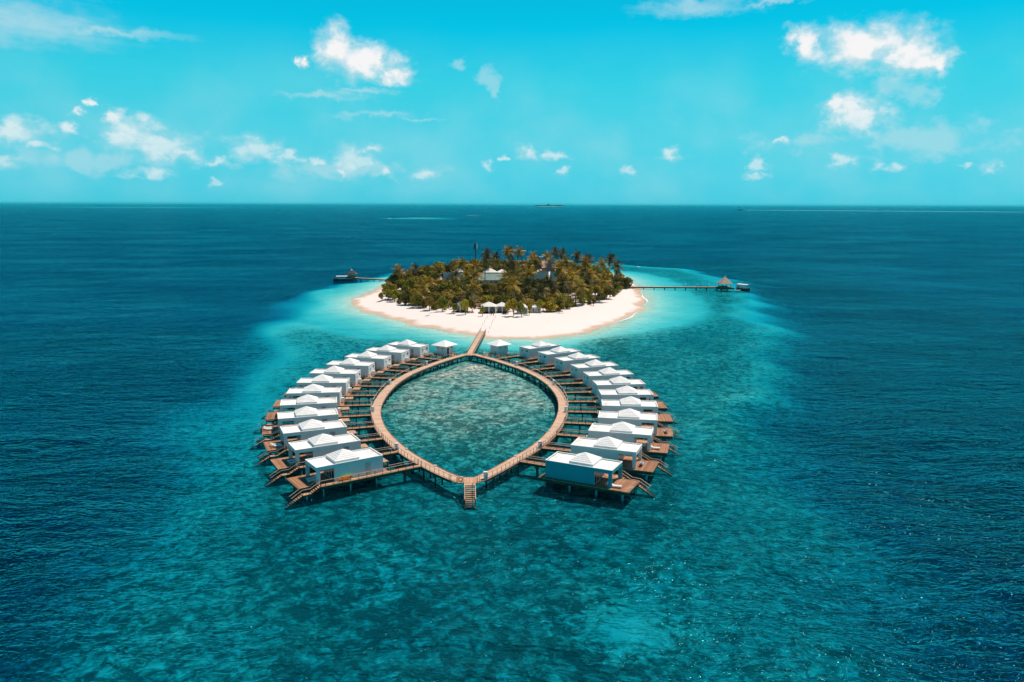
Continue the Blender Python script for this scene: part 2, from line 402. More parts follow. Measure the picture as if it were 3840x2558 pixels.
# ------------------------------------------------------------------ mesh helpers
class MB:
    def __init__(s): s.v = []; s.f = []
    def add(s, vs, fs):
        o = len(s.v); s.v += [tuple(x) for x in vs]; s.f += [tuple(i + o for i in q) for q in fs]; return s
    def box(s, x0, x1, y0, y1, z0, z1, M=None):
        vs = [(x0, y0, z0), (x1, y0, z0), (x1, y1, z0), (x0, y1, z0), (x0, y0, z1), (x1, y0, z1), (x1, y1, z1), (x0, y1, z1)]
        if M is not None: vs = [tuple(M @ Vector(p)) for p in vs]
        return s.add(vs, [(0, 3, 2, 1), (4, 5, 6, 7), (0, 1, 5, 4), (1, 2, 6, 5), (2, 3, 7, 6), (3, 0, 4, 7)])
    def frustum(s, hx0, hy0, z0, hx1, hy1, z1, cx=0, cy=0):
        vs = [(cx + a * hx0, cy + b * hy0, z0) for a, b in ((-1, -1), (1, -1), (1, 1), (-1, 1))] + [(cx + a * hx1, cy + b * hy1, z1) for a, b in ((-1, -1), (1, -1), (1, 1), (-1, 1))]
        return s.add(vs, [(0, 3, 2, 1), (4, 5, 6, 7), (0, 1, 5, 4), (1, 2, 6, 5), (2, 3, 7, 6), (3, 0, 4, 7)])
    def tube(s, pts, rad, n=8, cap=True):
        pts = [Vector(p) for p in pts]
        if not hasattr(rad, '__len__'): rad = [rad] * len(pts)
        base = len(s.v); rings = []
        for i, p in enumerate(pts):
            d = (pts[min(i + 1, len(pts) - 1)] - pts[max(i - 1, 0)]).normalized()
            a = d.orthogonal().normalized() if abs(d.z) < .99 else Vector((1, 0, 0))
            if abs(d.z) < .99: a = Vector((-d.y, d.x, 0)).normalized()
            b = d.cross(a)
            for k in range(n):
                q = 2 * PI * k / n
                s.v.append(tuple(p + (a * math.cos(q) + b * math.sin(q)) * rad[i]))
        for i in range(len(pts) - 1):
            for k in range(n):
                k2 = (k + 1) % n
                s.f.append((base + i * n + k, base + i * n + k2, base + (i + 1) * n + k2, base + (i + 1) * n + k))
        if cap:
            s.f.append(tuple(base + k for k in range(n))[::-1]); s.f.append(tuple(base + (len(pts) - 1) * n + k for k in range(n)))
        return s
    def bar(s, a, b, w=.08, h=.05):
        a, b = Vector(a), Vector(b); d = b - a; L = d.length; d.normalize()
        side = Vector((-d.y, d.x, 0)); side = side.normalized() if side.length > 1e-6 else Vector((1, 0, 0))
        up = d.cross(side) * -1
        if up.z < 0: up = -up
        vs = []
        for p in (a, b):
            for q, r_ in ((-1, -1), (1, -1), (1, 1), (-1, 1)):
                vs.append(tuple(p + side * (q * w / 2) + up * (r_ * h / 2)))
        return s.add(vs, [(0, 1, 2, 3), (7, 6, 5, 4), (0, 4, 5, 1), (1, 5, 6, 2), (2, 6, 7, 3), (3, 7, 4, 0)])
    def mesh(s, name):
        me = bpy.data.meshes.new(name); me.from_pydata(s.v, [], s.f); me.update(); return me
    def build(s, name, mat, parent=None, loc=None):
        return put(s.mesh(name), name, mat, parent, loc)
def put(me, name, mat=None, parent=None, loc=None, rot=None):
    o = bpy.data.objects.new(name, me); COL.objects.link(o)
    if mat and not me.materials: me.materials.append(MATS[mat])
    if parent is not None: o.parent = parent
    if loc is not None: o.location = loc
    if rot is not None: o.rotation_euler = rot
    return o
def tag(o, label=None, cat=None, group=None, kind=None):
    if label: o['label'] = label
    if cat: o['category'] = cat
    if group: o['group'] = group
    if kind: o['kind'] = kind
    return o
def empty(name, loc=(0, 0, 0), rz=0, label=None, cat=None, group=None):
    o = bpy.data.objects.new(name, None); COL.objects.link(o); o.location = loc; o.rotation_euler = (0, 0, rz)
    o.empty_display_size = .3
    return tag(o, label, cat, group)
def copy_tree(o, parent=None, fam=None):
    if fam is None:      # looking up .children is slow, so read the family once
        fam = {}
        for q in COL.objects:
            if q.parent is not None: fam.setdefault(q.parent.name, []).append(q)
    c = o.copy(); COL.objects.link(c)
    if parent is not None: c.parent = parent
    for ch in fam.get(o.name, []): copy_tree(ch, c, fam)
    return c
def smooth(o):
    for p in o.data.polygons: p.use_smooth = True
    return o
ORD = ['first', 'second', 'third', 'fourth', 'fifth', 'sixth', 'seventh', 'eighth', 'ninth', 'tenth', 'eleventh', 'twelfth', 'thirteenth', 'fourteenth', 'fifteenth', 'sixteenth', 'seventeenth', 'eighteenth', 'nineteenth', 'twentieth']

# ------------------------------------------------------------------ terrain: seabed and beach
SHORE = [(76, 544), (76.5, 500), (75, 470), (72.9, 446.7), (70.3, 415.1), (61.1, 372.5), (45.7, 336.7), (35.7, 318.0), (23.9, 300.5), (9.2, 291.7), (-4.5, 292.5), (-10.0, 295.0), (-18.4, 302.8), (-27.7, 313.3), (-38.7, 323.3), (-46.1, 334.7), (-56.7, 350.6), (-67.2, 363.8), (-76.1, 380.9), (-82.3, 405.5), (-83.0, 419.2), (-81.8, 433.0), (-80, 447), (-79, 470), (-78, 505), (-73, 550), (-55, 592), (-20, 616), (20, 618), (50, 602), (70, 575)]
PLAT = [(-90, 584), (-118, 500), (-123, 440), (-110, 360), (-97, 280), (-87, 228), (-80, 192), (-73, 160), (-70, 143), (-64, 118), (-58, 94), (-55, 81), (-50, 20), (44, 20), (46, 76), (50, 92), (57, 139), (65, 167), (86, 231), (106, 293), (138, 398), (156, 541), (148, 635), (87, 700), (0, 690), (-60, 650)]
def sdist(px, py, poly):
    """signed distance, positive inside"""
    P = np.array(poly, float); Q = np.roll(P, -1, 0)
    d = np.full(px.shape, 1e9); ins = np.zeros(px.shape, bool)
    for (x0, y0), (x1, y1) in zip(P, Q):
        ex_, ey_ = x1 - x0, y1 - y0
        tt = np.clip(((px - x0) * ex_ + (py - y0) * ey_) / (ex_ * ex_ + ey_ * ey_), 0, 1)
        d = np.minimum(d, np.hypot(px - x0 - tt * ex_, py - y0 - tt * ey_))
        c = ((y0 > py) != (y1 > py)) & (px < (x1 - x0) * (py - y0) / ((y1 - y0) if y1 != y0 else 1e-9) + x0)
        ins ^= c
    return np.where(ins, d, -d)
def ss(x, a, b):
    q = np.clip((x - a) / (b - a), 0, 1); return q * q * (3 - 2 * q)
REFR = 0.4     # seen through the surface the bottom stands at about 0.4 of its real depth
def terrain(px, py):
    sh = sdist(px, py, SHORE) + 1.2 * np.sin(px * .21 + 1) * np.sin(py * .17) + .8 * np.sin(px * .55) * np.sin(py * .4 + 2)
    pl = sdist(px, py, PLAT) + 6 * np.sin(px * .06 + 1) * np.sin(py * .045) + 3 * np.sin(px * .15 + py * .11)
    land = np.minimum(1.25, .075 * np.maximum(sh, 0))
    slope = .06 * np.maximum(-sh, 0)
    reef = 1.75 + 1.25 * ss(-py, -190, -95) + .9 * ss(-px, 42, 62) * ss(-py, -330, -200) + .5 * ss(px, 45, 80)
    reef = reef - ss(sdist(px, py, [(-8, 150), (-25, 165), (-31, 190), (-28, 222), (-14, 250), (2, 229), (11, 192), (6, 165)]), -8, 3) * (.95 + .50 * ss(py, 150, 215))
    reef = reef + .25 * np.sin(px * .13) * np.sin(py * .11 + 1) + .2 * np.sin(px * .31 + 2) * np.sin(py * .27) + .3 * np.sin(px * .62 + 1.3 * np.sin(py * .23)) * np.sin(py * .51 + 1.7 * np.sin(px * .19)) * ss(-py, -300, -120)
    d = np.minimum(slope, reef)
    tdrop = ss(-pl, -16, 22)
    d = d * (1 - tdrop) + 12.0 * tdrop
    return np.where(sh > 0, land, -REFR * d), sh, pl
st = 2.5
xs = np.arange(-250, 250.1, st); ys = np.arange(0, 765.1, st)
GX, GY = np.meshgrid(xs, ys)
GZ, SH, PL = terrain(GX, GY)
ringm = ss(sdist(GX, GY, [(-8, 133), (-25, 158), (-32, 190), (-28, 222), (-14, 250), (2, 229), (11, 192), (6, 158)]), -8, 4)
coral = .45 - .30 * ringm * (.55 + .45 * ss(GY, 150, 215)) - .30 * ss(-GX, 34, 58) * ss(GY, 120, 200) - .16 * ss(GY, 280, 360) - .12 * ss(GX, 40, 60) * ss(GY, 170, 240) - .70 * ss(-np.abs(SH + 3), -44, -2) - ss(-np.abs(PL - 12), -18, 0) * (.20 + .10 * ss(GX, -60, 20)) + .22 * ss(GX, 18, 40) * ss(-GY, -260, -190) * ss(-GX, -62, -48)
def pblob(x, y, r_, a): return a * np.exp(-((GX - x) ** 2 + (GY - y) ** 2) / r_ ** 2)
coral += pblob(14, 88, 7, -.55) + pblob(19, 98, 6, -.35) + pblob(-16, 103, 12, -.25) + pblob(24, 80, 8, .35) + pblob(-30, 112, 9, -.18) + pblob(-3, 112, 8, .25) + pblob(-38, 96, 8, .2) + pblob(30, 112, 9, .25) + pblob(70, 300, 25, .3) + pblob(40, 285, 14, .35)
nx, ny = len(xs), len(ys)
vid = np.arange(nx * ny).reshape(ny, nx)
quads = np.stack([vid[:-1, :-1], vid[:-1, 1:], vid[1:, 1:], vid[1:, :-1]], -1).reshape(-1, 4)
isb = (SH[:-1, :-1] > -5).reshape(-1)
def submesh(name, qs, mat, attrs):
    used = np.unique(qs); rm = np.full(nx * ny, -1); rm[used] = np.arange(len(used))
    me = bpy.data.meshes.new(name)
    V = np.stack([GX.ravel()[used], GY.ravel()[used], GZ.ravel()[used]], -1)
    me.from_pydata(V.tolist(), [], rm[qs].tolist())
    for k, arr in attrs.items():
        a = me.attributes.new(k, 'FLOAT', 'POINT'); a.data.foreach_set('value', arr.ravel()[used].astype(np.float32))
    me.polygons.foreach_set('use_smooth', np.ones(len(qs), bool)); me.update()
    o = put(me, name, mat); tag(o, kind='structure'); return o
VEG = [(-63, 400), (-58, 391), (-47, 370), (-34, 361), (-24, 353), (-12, 350), (1, 349), (10.4, 355), (20, 361), (26, 366), (35, 381), (45, 396), (53, 418), (60, 446), (68, 468), (67, 500), (64, 535), (51, 568), (25, 590), (-20, 590), (-46, 574), (-63, 540), (-70, 500), (-71, 460), (-69, 425)]
soil = ss(sdist(GX, GY, VEG), 2, 40)
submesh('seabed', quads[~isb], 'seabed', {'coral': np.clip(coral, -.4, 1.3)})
submesh('beach', quads[isb], 'beach_sand', {'soil': soil})
# the deep floor beyond, a frame of four sheets round the grid
mb = MB()
BIG = 46000.0
for x0, x1, y0, y1 in ((-BIG, -250, -2000, BIG), (250, BIG, -2000, BIG), (-250, 250, 765, BIG), (-250, 250, -2000, 0)):
    mb.add([(x0, y0, -4.8), (x1, y0, -4.8), (x1, y1, -4.8), (x0, y1, -4.8)], [(0, 1, 2, 3)])
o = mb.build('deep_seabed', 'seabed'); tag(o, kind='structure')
o = MB().add([(-BIG, -2000, 0), (BIG, -2000, 0), (BIG, BIG, 0), (-BIG, BIG, 0)], [(0, 1, 2, 3)]).build('sea', 'sea_surface'); tag(o, kind='structure')
def ground_z(x, y):
    z, _, _ = terrain(np.array([float(x)]), np.array([float(y)])); return float(z[0])

# shallow banks far out, rising nearly to the surface
def bank(cx, cy, rx, ry, top, n=28):
    mb = MB(); vs = [(cx, cy, top)]
    for k, (q, z) in enumerate(((.45, top - .1), (.8, top - 1.2), (1, -4.79))):
        for i in range(n):
            a = 2 * PI * i / n; w_ = 1 + .15 * math.sin(3 * a + cx)
            vs.append((cx + rx * q * w_ * math.cos(a), cy + ry * q * w_ * math.sin(a), z))
    fs = [(0, 1 + i, 1 + (i + 1) % n) for i in range(n)]
    for k in range(2):
        for i in range(n):
            j = (i + 1) % n
            fs.append((1 + k * n + i, 1 + (k + 1) * n + i, 1 + (k + 1) * n + j, 1 + k * n + j))
    o = mb.add(vs, fs).build('sandbank', 'seabed'); return tag(o, kind='structure')
bank(-330, 2820, 150, 170, -.40)
bank(-3900, 8600, 1600, 650, -.5)

# ------------------------------------------------------------------ ring boardwalk
DZ = 1.7
ctrl = [(-6.6, 134.7), (-3.6, 139.4), (0.1, 146.0), (3.3, 151.9), (5.7, 157.6), (7.9, 164.3), (9.4, 170.6), (10.6, 177.8), (11.25, 184.5), (11.4, 192), (10.7, 200.8), (8.8, 210.9), (5.8, 220.2), (1.8, 229.0), (-2.6, 236.2), (-7.0, 242.9), (-12.4, 249.9),
        (-14.6, 249.9), (-19.2, 242.6), (-24.2, 232.2), (-28.2, 221.5), (-30.6, 211.2), (-31.6, 201.7), (-31.8, 193), (-31.5, 185.4), (-30.6, 178.5), (-29.2, 172.2), (-27.4, 166.0), (-25.0, 159.8), (-20.9, 151.3), (-17.4, 145.5), (-12.4, 138.6), (-9.0, 134.7)]
def catmull(P, step=1.0):
    out = []
    for i in range(len(P) - 1):
        p0 = Vector(P[max(i - 1, 0)]); p1 = Vector(P[i]); p2 = Vector(P[i + 1]); p3 = Vector(P[min(i + 2, len(P) - 1)])
        n = max(2, int((p2 - p1).length / step))
        for k in range(n):
            u = k / n
            out.append(.5 * ((2 * p1) + (-p0 + p2) * u + (2 * p0 - 5 * p1 + 4 * p2 - p3) * u * u + (-p0 + 3 * p1 - 3 * p2 + p3) * u ** 3))
    out.append(Vector(P[-1])); return out
RW = 2.4
right_in = catmull(ctrl[:17]); left_in = catmull(ctrl[17:])
def offs(path, d, side):
    out = []
    for i, p in enumerate(path):
        tg = (path[min(i + 1, len(path) - 1)] - path[max(i - 1, 0)]).normalized()
        nrm = Vector((tg.y, -tg.x)) * side
        out.append(p + nrm * d)
    return out
right_out = offs(right_in, RW, 1); left_out = offs(left_in, RW, 1)
# square the flat ends
def strip(name, ins, outs, mat, parent, z=DZ, th=.12, uvs=True):
    n = len(ins); vs = []; fs = []; L = [0]
    for i in range(1, n): L.append(L[-1] + ((ins[i] + outs[i]) / 2 - (ins[i - 1] + outs[i - 1]) / 2).length)
    for i in range(n):
        for (p, zz) in ((ins[i], z), (outs[i], z), (outs[i], z - th), (ins[i], z - th)): vs.append((p.x, p.y, zz))
    for i in range(n - 1):
        a, b = 4 * i, 4 * i + 4
        for k in range(4):
            k2 = (k + 1) % 4; fs.append((a + k, b + k, b + k2, a + k2))
    fs.append((0, 1, 2, 3)); fs.append((4 * n - 1, 4 * n - 2, 4 * n - 3, 4 * n - 4))
    me = bpy.data.meshes.new(name); me.from_pydata(vs, [], fs)
    uvl = me.uv_layers.new(name='UVMap')
    for pl in me.polygons:
        for li in pl.loop_indices:
            vi = me.loops[li].vertex_index
            uvl.data[li].uv = (L[vi // 4], 0 if vi % 4 in (0, 3) else RW)
    me.update()
    return put(me, name, mat, parent)
ring = empty('ring_boardwalk', (0, 0, 0), 0, 'almond shaped wooden boardwalk on piles round the enclosed lagoon', 'boardwalk')
bl_i, bl_o = [Vector((-9.0, 134.7)), Vector((-6.6, 134.7))], None
Lo_end = left_out[-1]; Ro_start = right_out[0]
Ro_end = right_out[-1]; Lo_start = left_out[0]
strip('deck', right_in, right_out, 'boardwalk_wood', ring)
strip('deck', left_in, left_out, 'boardwalk_wood', ring)
# front tip: polygon between the two arms, with a square landing toward the stairs
def poly_slab(name, pts, z, th, mat, parent):
    n = len(pts); vs = [(p[0], p[1], z) for p in pts] + [(p[0], p[1], z - th) for p in pts]
    fs = [tuple(range(n)), tuple(range(2 * n - 1, n - 1, -1))] + [(i, i + n, (i + 1) % n + n, (i + 1) % n) for i in range(n)]
    return MB().add(vs, fs).build(name, mat, parent)
poly_slab('deck', [(-9.0, 134.7), tuple(Lo_end), (-9.6, 131.9), (-5.9, 131.9), tuple(Ro_start), (-6.6, 134.7)], DZ, .12, 'walkway_wood', ring)
poly_slab('deck', [(-12.4, 249.9), tuple(Ro_end), (-11.9, 252.9), (-15.6, 252.9), tuple(Lo_start), (-14.6, 249.9)], DZ, .12, 'walkway_wood', ring)
# side beams, pale kerb and piles
for ins, outs in ((right_in, right_out), (left_in, left_out)):
    i2 = offs(ins, .05, 1); o2 = offs(ins, RW - .05, 1); i3 = offs(ins, .23, 1); o3 = offs(ins, RW - .23, 1)
    strip('side_beam', i2, i3, 'fascia_wood', ring, DZ - .121, .42)
    strip('side_beam', o3, o2, 'fascia_wood', ring, DZ - .121, .42)
    k0 = offs(ins, .0, 1); k1 = offs(ins, .09, 1)
    strip('kerb', k0, k1, 'rail_wood', ring, DZ + .10, .099)
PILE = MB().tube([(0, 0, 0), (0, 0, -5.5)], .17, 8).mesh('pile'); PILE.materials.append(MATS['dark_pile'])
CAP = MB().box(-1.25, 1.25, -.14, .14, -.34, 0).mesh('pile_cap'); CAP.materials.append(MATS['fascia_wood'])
for ins in (right_in, left_in):
    a = offs(ins, .45, 1); b = offs(ins, RW - .45, 1)
    for i in range(3, len(ins) - 2, 4):
        put(PILE, 'pile', None, ring, (a[i].x, a[i].y, DZ - .5)); put(PILE, 'pile', None, ring, (b[i].x, b[i].y, DZ - .5))
        d = (b[i] - a[i]); put(CAP, 'pile_cap', None, ring, ((a[i].x + b[i].x) / 2, (a[i].y + b[i].y) / 2, DZ - .545), (0, 0, math.atan2(d.y, d.x)))

POST = MB().box(-.035, .035, -.035, .035, 0, 1.0).mesh('rail_post'); POST.materials.append(MATS['post_dark'])
def railing(parent, pts, spacing=1.55, h=1.0, top='handrail_wood', mid=True):
    """pts: 3d polyline at deck level, in parent space"""
    pts = [Vector(p) for p in pts]
    mb = MB()
    for a, b in zip(pts, pts[1:]): mb.bar(a + Vector((0, 0, h + .02)), b + Vector((0, 0, h + .02)), .13, .05)
    mb.build('handrail', top, parent)
    if mid:
        mb = MB()
        for a, b in zip(pts, pts[1:]): mb.bar(a + Vector((0, 0, .14)), b + Vector((0, 0, .14)), .04, .05)
        mb.build('lower_rail', 'rail_wood', parent)
    acc = 0; nxt = 0
    for a, b in zip(pts, pts[1:]):
        L = (b - a).length
        while nxt <= acc + L + 1e-6:
            p = a + (b - a) * ((nxt - acc) / L if L else 0)
            put(POST, 'rail_post', None, parent, p); nxt += spacing
        acc += L
    if nxt - acc > .35: put(POST, 'rail_post', None, parent, pts[-1])

# ------------------------------------------------------------------ villas
VILLAS = [
 ('L', -30.2, 136.3, -145.6), ('L', -36.0, 145.8, -150.6), ('L', -40.7, 156.0, -156.3), ('L', -44.5, 166.3, -161.9), ('L', -47.0, 177.1, -167.4), ('L', -48.4, 187.9, -173.0), ('L', -48.8, 198.9, -178.6), ('L', -48.2, 210.0, 176.6), ('L', -46.3, 221.1, 171.4), ('L', -43.2, 231.8, 165.8), ('L', -39.0, 242.1, 160.6), ('L', -33.9, 252.1, 154.8),
 ('R', 12.9, 134.8, -26.6), ('R', 18.1, 144.5, -20.7), ('R', 22.3, 154.9, -15.2), ('R', 25.2, 165.4, -9.7), ('R', 27.1, 176.2, -4.2), ('R', 27.8, 187.1, 1.4), ('R', 27.6, 197.9, 7.0), ('R', 26.2, 209.1, 12.8), ('R', 23.6, 220.0, 19.4), ('R', 19.6, 230.7, 26.4), ('R', 14.8, 240.7, 31.2), ('R', 9.1, 250.5, 35.8)]
HX, HY = 6.3, 2.75; WH = 3.0; VX = 3.0   # half length, half width, wall height, veranda start
def make_villa():
    r = empty('overwater_villa', (0, 0, DZ))
    MB().box(-7.2, 9.6, -3.55, 2.68, -.10, 0).build('deck', 'old_deck_wood', r)
    f = MB(); f.box(-7.12, 9.52, -3.50, -3.36, -.62, -.101); f.box(-7.12, 9.52, 2.46, 2.60, -.62, -.101)
    f.box(-7.12, -6.98, -3.358, 2.458, -.62, -.101); f.box(9.38, 9.52, -3.358, 2.458, -.62, -.101); f.build('fascia', 'fascia_wood', r)
    e = MB(); e.box(-7.2, 9.6, -3.60, -3.552, -.14, .03); e.box(9.602, 9.65, -3.60, 2.68, -.14, .03); e.build('edge_board', 'rail_wood', r)
    bm_ = MB().box(-.13, .13, -3.3, 2.4, -.38, -.104).mesh('cross_beam'); bm_.materials.append(MATS['fascia_wood'])
    pl_ = MB().tube([(0, 0, 0), (0, 0, -6)], .2, 10).mesh('pile'); pl_.materials.append(MATS['pile_concrete'])
    for x in (-6.2, -1.4, 3.6, 8.4):
        put(bm_, 'cross_beam', None, r, (x, 0, 0))
        for y in (-3.05,): put(pl_, 'pile', None, r, (x, y, -.39))
    T = .2
    # long walls, inner end wall
    MB().box(-HX, VX, HY - T, HY, 0.0, WH - .25).build('side_wall', 'wall_white', r)
    MB().box(-HX, VX, -HY, -HY + T, 0.0, WH - .25).build('side_wall', 'wall_white', r)
    MB().box(-HX, -HX + T, -HY + T + .002, HY - T - .002, 0.0, WH - .25).build('end_wall', 'wall_white', r)
    # lintel band right round (open veranda below it)
    b = MB(); b.box(-HX, HX, HY - T, HY, WH - .248, WH + .05); b.box(-HX, HX, -HY, -HY + T, WH - .248, WH + .05)
    b.box(-HX, -HX + T, -HY + T, HY - T, WH - .248, WH + .05); b.box(HX - T, HX, -HY + T, HY - T, WH - .248, WH + .05)
    b.box(VX, HX, HY - T, HY, WH - .55, WH - .25); b.box(VX, HX, -HY, -HY + T, WH - .55, WH - .25); b.box(HX - T, HX, -HY + T, HY - T, WH - .55, WH - .25)
    b.build('lintel', 'wall_white', r)
    for s in (-1, 1):
        p = MB(); y0, y1 = (HY - T, HY) if s > 0 else (-HY, -HY + T)
        p.box(HX - .68, HX, y0, y1, 0, WH - .552); p.build('pillar', 'wall_white', r)
    # cream rim, roof sheet
    b = MB(); c = .17; z0, z1 = WH + .052, WH + .16
    b.box(-HX - .03, HX + .03, HY - c, HY + .03, z0, z1); b.box(-HX - .03, HX + .03, -HY - .03, -HY + c, z0, z1)
    b.box(-HX - .03, -HX + c, -HY + c, HY - c, z0, z1); b.box(HX - c, HX + .03, -HY + c, HY - c, z0, z1)
    b.build('parapet_cap', 'roof_course_paint', r)
    MB().box(-HX + T + .004, HX - T - .004, -HY + T + .004, HY - T - .004, WH - .16, WH - .04).build('roof', 'roof_membrane', r)
    # stepped pyramid
    cx = .3; base = WH - .038
    lan = MB().frustum(2.25, 2.25, base, 2.25, 2.25, base + .48, cx, 0).build('roof_lantern', 'roof_course_paint', r)
    z = base + .48; hh = 2.32; n = 6; dz = 1.32 / n
    for k in range(n):
        h0 = hh * (1 - k / n); h1 = hh * (1 - (k + 1) / n) + (.04 if k < n - 1 else .02)
        cm_ = MB().frustum(h0 + .01, h0 + .01, z + k * dz + .001, h0 + .01, h0 + .01, z + k * dz + .05, cx, 0)
        cm_.frustum(h0 + .01, h0 + .01, z + k * dz + .0505, h1 - .01, h1 - .01, z + (k + 1) * dz, cx, 0).build('roof_course', 'roof_course_paint', lan)
    # glazed front of the room
    fr_ = MB()
    for y in (-2.5, -1.27, -.03, 1.2, 2.42): fr_.box(VX - .06, VX + .02, y, y + .08, 0, WH - .552)
    fr_.box(VX - .06, VX + .02, -2.42, 2.42, WH - .64, WH - .552); fr_.box(VX - .06, VX + .02, -2.42, 2.42, 0, .07)
    gf = fr_.build('glass_front', 'white_metal', r)
    PN = MB().box(VX - .04, VX - .02, .085, 1.15, .075, WH - .645).mesh('pane'); PN.materials.append(MATS['glass_dark'])
    for y in (-2.5, -1.27, -.03, 1.2): put(PN, 'pane', None, gf, (0, y, 0))
    MB().box(VX - .3, HX - T, -HY + T + .003, HY - T - .003, WH - .30, WH - .252).build('ceiling', 'wall_white', r)
    # inner end windows
    for (y, w_, z_, h_) in ((1.15, .34, 1.75, .55), (-1.35, .95, 2.0, .48)):
        f = MB().box(-HX - .05, -HX - .001, y - w_ / 2 - .07, y + w_ / 2 + .07, z_ - .07, z_ + h_ + .07).build('window', 'white_metal', r)
        MB().box(-HX - .06, -HX - .051, y - w_ / 2, y + w_ / 2, z_, z_ + h_).build('pane', 'glass_dark', f)
    # door on the walkway side
    d = MB().box(-3.85, -2.85, HY + .001, HY + .05, .02, 2.35).build('door', 'door_paint', r)
    MB().tube([(-3.0, HY + .05, 1.05), (-3.0, HY + .14, 1.05)], .035, 6).build('handle', 'grey_metal', d)
    # air conditioner on its stand
    a = MB().box(-HX - .85, -HX - .15, -.45, .45, .55, 1.15).build('air_conditioner', 'white_plastic', r)
    fan = MB().tube([(-HX - .851, 0, .85), (-HX - .87, 0, .85)], .22, 12).build('fan_grille', 'grey_metal', a)
    s_ = MB()
    for x in (-HX - .8, -HX - .25):
        for y in (-.4, .4): s_.box(x - .03, x + .03, y - .03, y + .03, 0, .548)
    s_.build('stand', 'boat_wood', a)
    return r
villa0 = make_villa()
vill_objs = []
def vlabel(side, i):
    s = 'left' if side == 'L' else 'right'
    if i == 0 and side == 'L': return 'white villa nearest the camera on the left arm, orange and green kayak against its wall'
    if i == 0: return 'villa nearest the camera on the right arm, its long near wall teal with painted-in shade'
    if i == 11: return 'farthest white villa on the %s arm, next to the small pyramid roofed hut' % s
    return '%s white villa from the front on the %s arm of the ring' % (ORD[i], s)
def T2(v, x, y): # villa local to world
    a = R(v[3]); return (v[1] + x * math.cos(a) - y * math.sin(a), v[2] + x * math.sin(a) + y * math.cos(a))
cnt = {'L': 0, 'R': 0}
for k, v in enumerate(VILLAS):
    o = villa0 if k == 0 else copy_tree(villa0)
    i = cnt[v[0]]; cnt[v[0]] += 1
    o.location = (v[1], v[2], DZ); o.rotation_euler = (0, 0, R(v[3]))
    tag(o, vlabel(v[0], i), 'villa', 'white villas over the water round the ring boardwalk')
    vill_objs.append(o)
# the two front villas: bluish tint of shade put into the wall colours
def recolor(o, names, mat, sub=None):
    for c in o.children:
        if c.name.split('.')[0] in names and (sub is None or sub(c)):
            c.data = c.data.copy(); c.data.materials.clear(); c.data.materials.append(MATS[mat])
recolor(vill_objs[12], ('side_wall', 'lintel', 'pillar'), 'wall_teal_shade', lambda c: True)
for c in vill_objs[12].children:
    if c.name.split('.')[0] == 'side_wall' and c.data.vertices[0].co.y < 0: c['label'] = 'side wall facing the open sea, bluish shade painted in as teal'
recolor(vill_objs[0], ('side_wall', 'lintel', 'pillar'), 'wall_blue_shade')
recolor(vill_objs[0], ('door',), 'pale_door')
# slatted equipment platform behind each left villa
def make_platform(parent):
    p = MB().box(-9.1, -7.25, -3.2, -.75, .42, .50).build('equipment_platform', 'tread_wood', parent)
    for k in range(5): MB().box(-9.08 + k * .4, -8.98 + k * .4, -.80, -.72, -.45, .418).build('slat', 'tread_wood', p)
    for y in (-3.1, -.95):
        MB().tube([(-8.9, y, .419), (-8.9, y, -4.5)], .09, 6).build('leg', 'dark_pile', p)
    return p
for o in vill_objs[:12]: make_platform(o)

# ------------------------------------------------------------------ access walkways with stairs into the sea
outer_poly = [tuple(p) for p in right_out] + [(-11.9, 252.9), (-15.6, 252.9)] + [tuple(p) for p in left_out] + [(-9.6, 131.9), (-5.9, 131.9)]
def inside_ring(x, y):
    c = False
    for (x0, y0), (x1, y1) in zip(outer_poly, outer_poly[1:] + outer_poly[:1]):
        if (y0 > y) != (y1 > y) and x < (x1 - x0) * (y - y0) / (y1 - y0) + x0: c = not c
    return c
TREAD = MB().box(-.15, .15, -.5, .5, -.05, 0).mesh('tread'); TREAD.materials.append(MATS['tread_wood'])
def make_stairs(r, x0, y0, y1, z0=0.0, ztop=DZ):
    """goes outward along +x from x0: flight, landing, flight down below the water"""
    yc = (y0 + y1) / 2
    prof = [(x0, 0), (x0 + 1.8, -.95), (x0 + 3.2, -.95), (x0 + 6.1, -2.5)]
    for k in range(5): put(TREAD, 'tread', None, r, (x0 + .22 + k * .36, yc, -.16 - k * .19))
    MB().box(x0 + 1.9, x0 + 3.2, yc - .5, yc + .5, -1.0, -.93).build('landing', 'tread_wood', r)
    for k in range(8): put(TREAD, 'tread', None, r, (x0 + 3.36 + k * .36, yc, -1.13 - k * .19))
    for y in (yc - .54, yc + .54):
        mb = MB()
        for a, b in zip(prof, prof[1:]): mb.bar((a[0], y, a[1] - .12), (b[0], y, b[1] - .12), .07, .22)
        mb.build('stringer', 'fascia_wood', r)
        MB().tube([(x0 + 2.5, y, -1.1), (x0 + 2.5, y, -6)], .12, 8).build('pile', 'pile_concrete', r)
    for y in (yc - .56, yc + .56):
        pts = [(x0, y, 0), (x0 + 1.8, y, -.95), (x0 + 3.2, y, -.95), (x0 + 5.2, y, -2.02)]
        railing(r, pts, 1.15, mid=False)
JUNC = []
cnt = {'L': 0, 'R': 0}
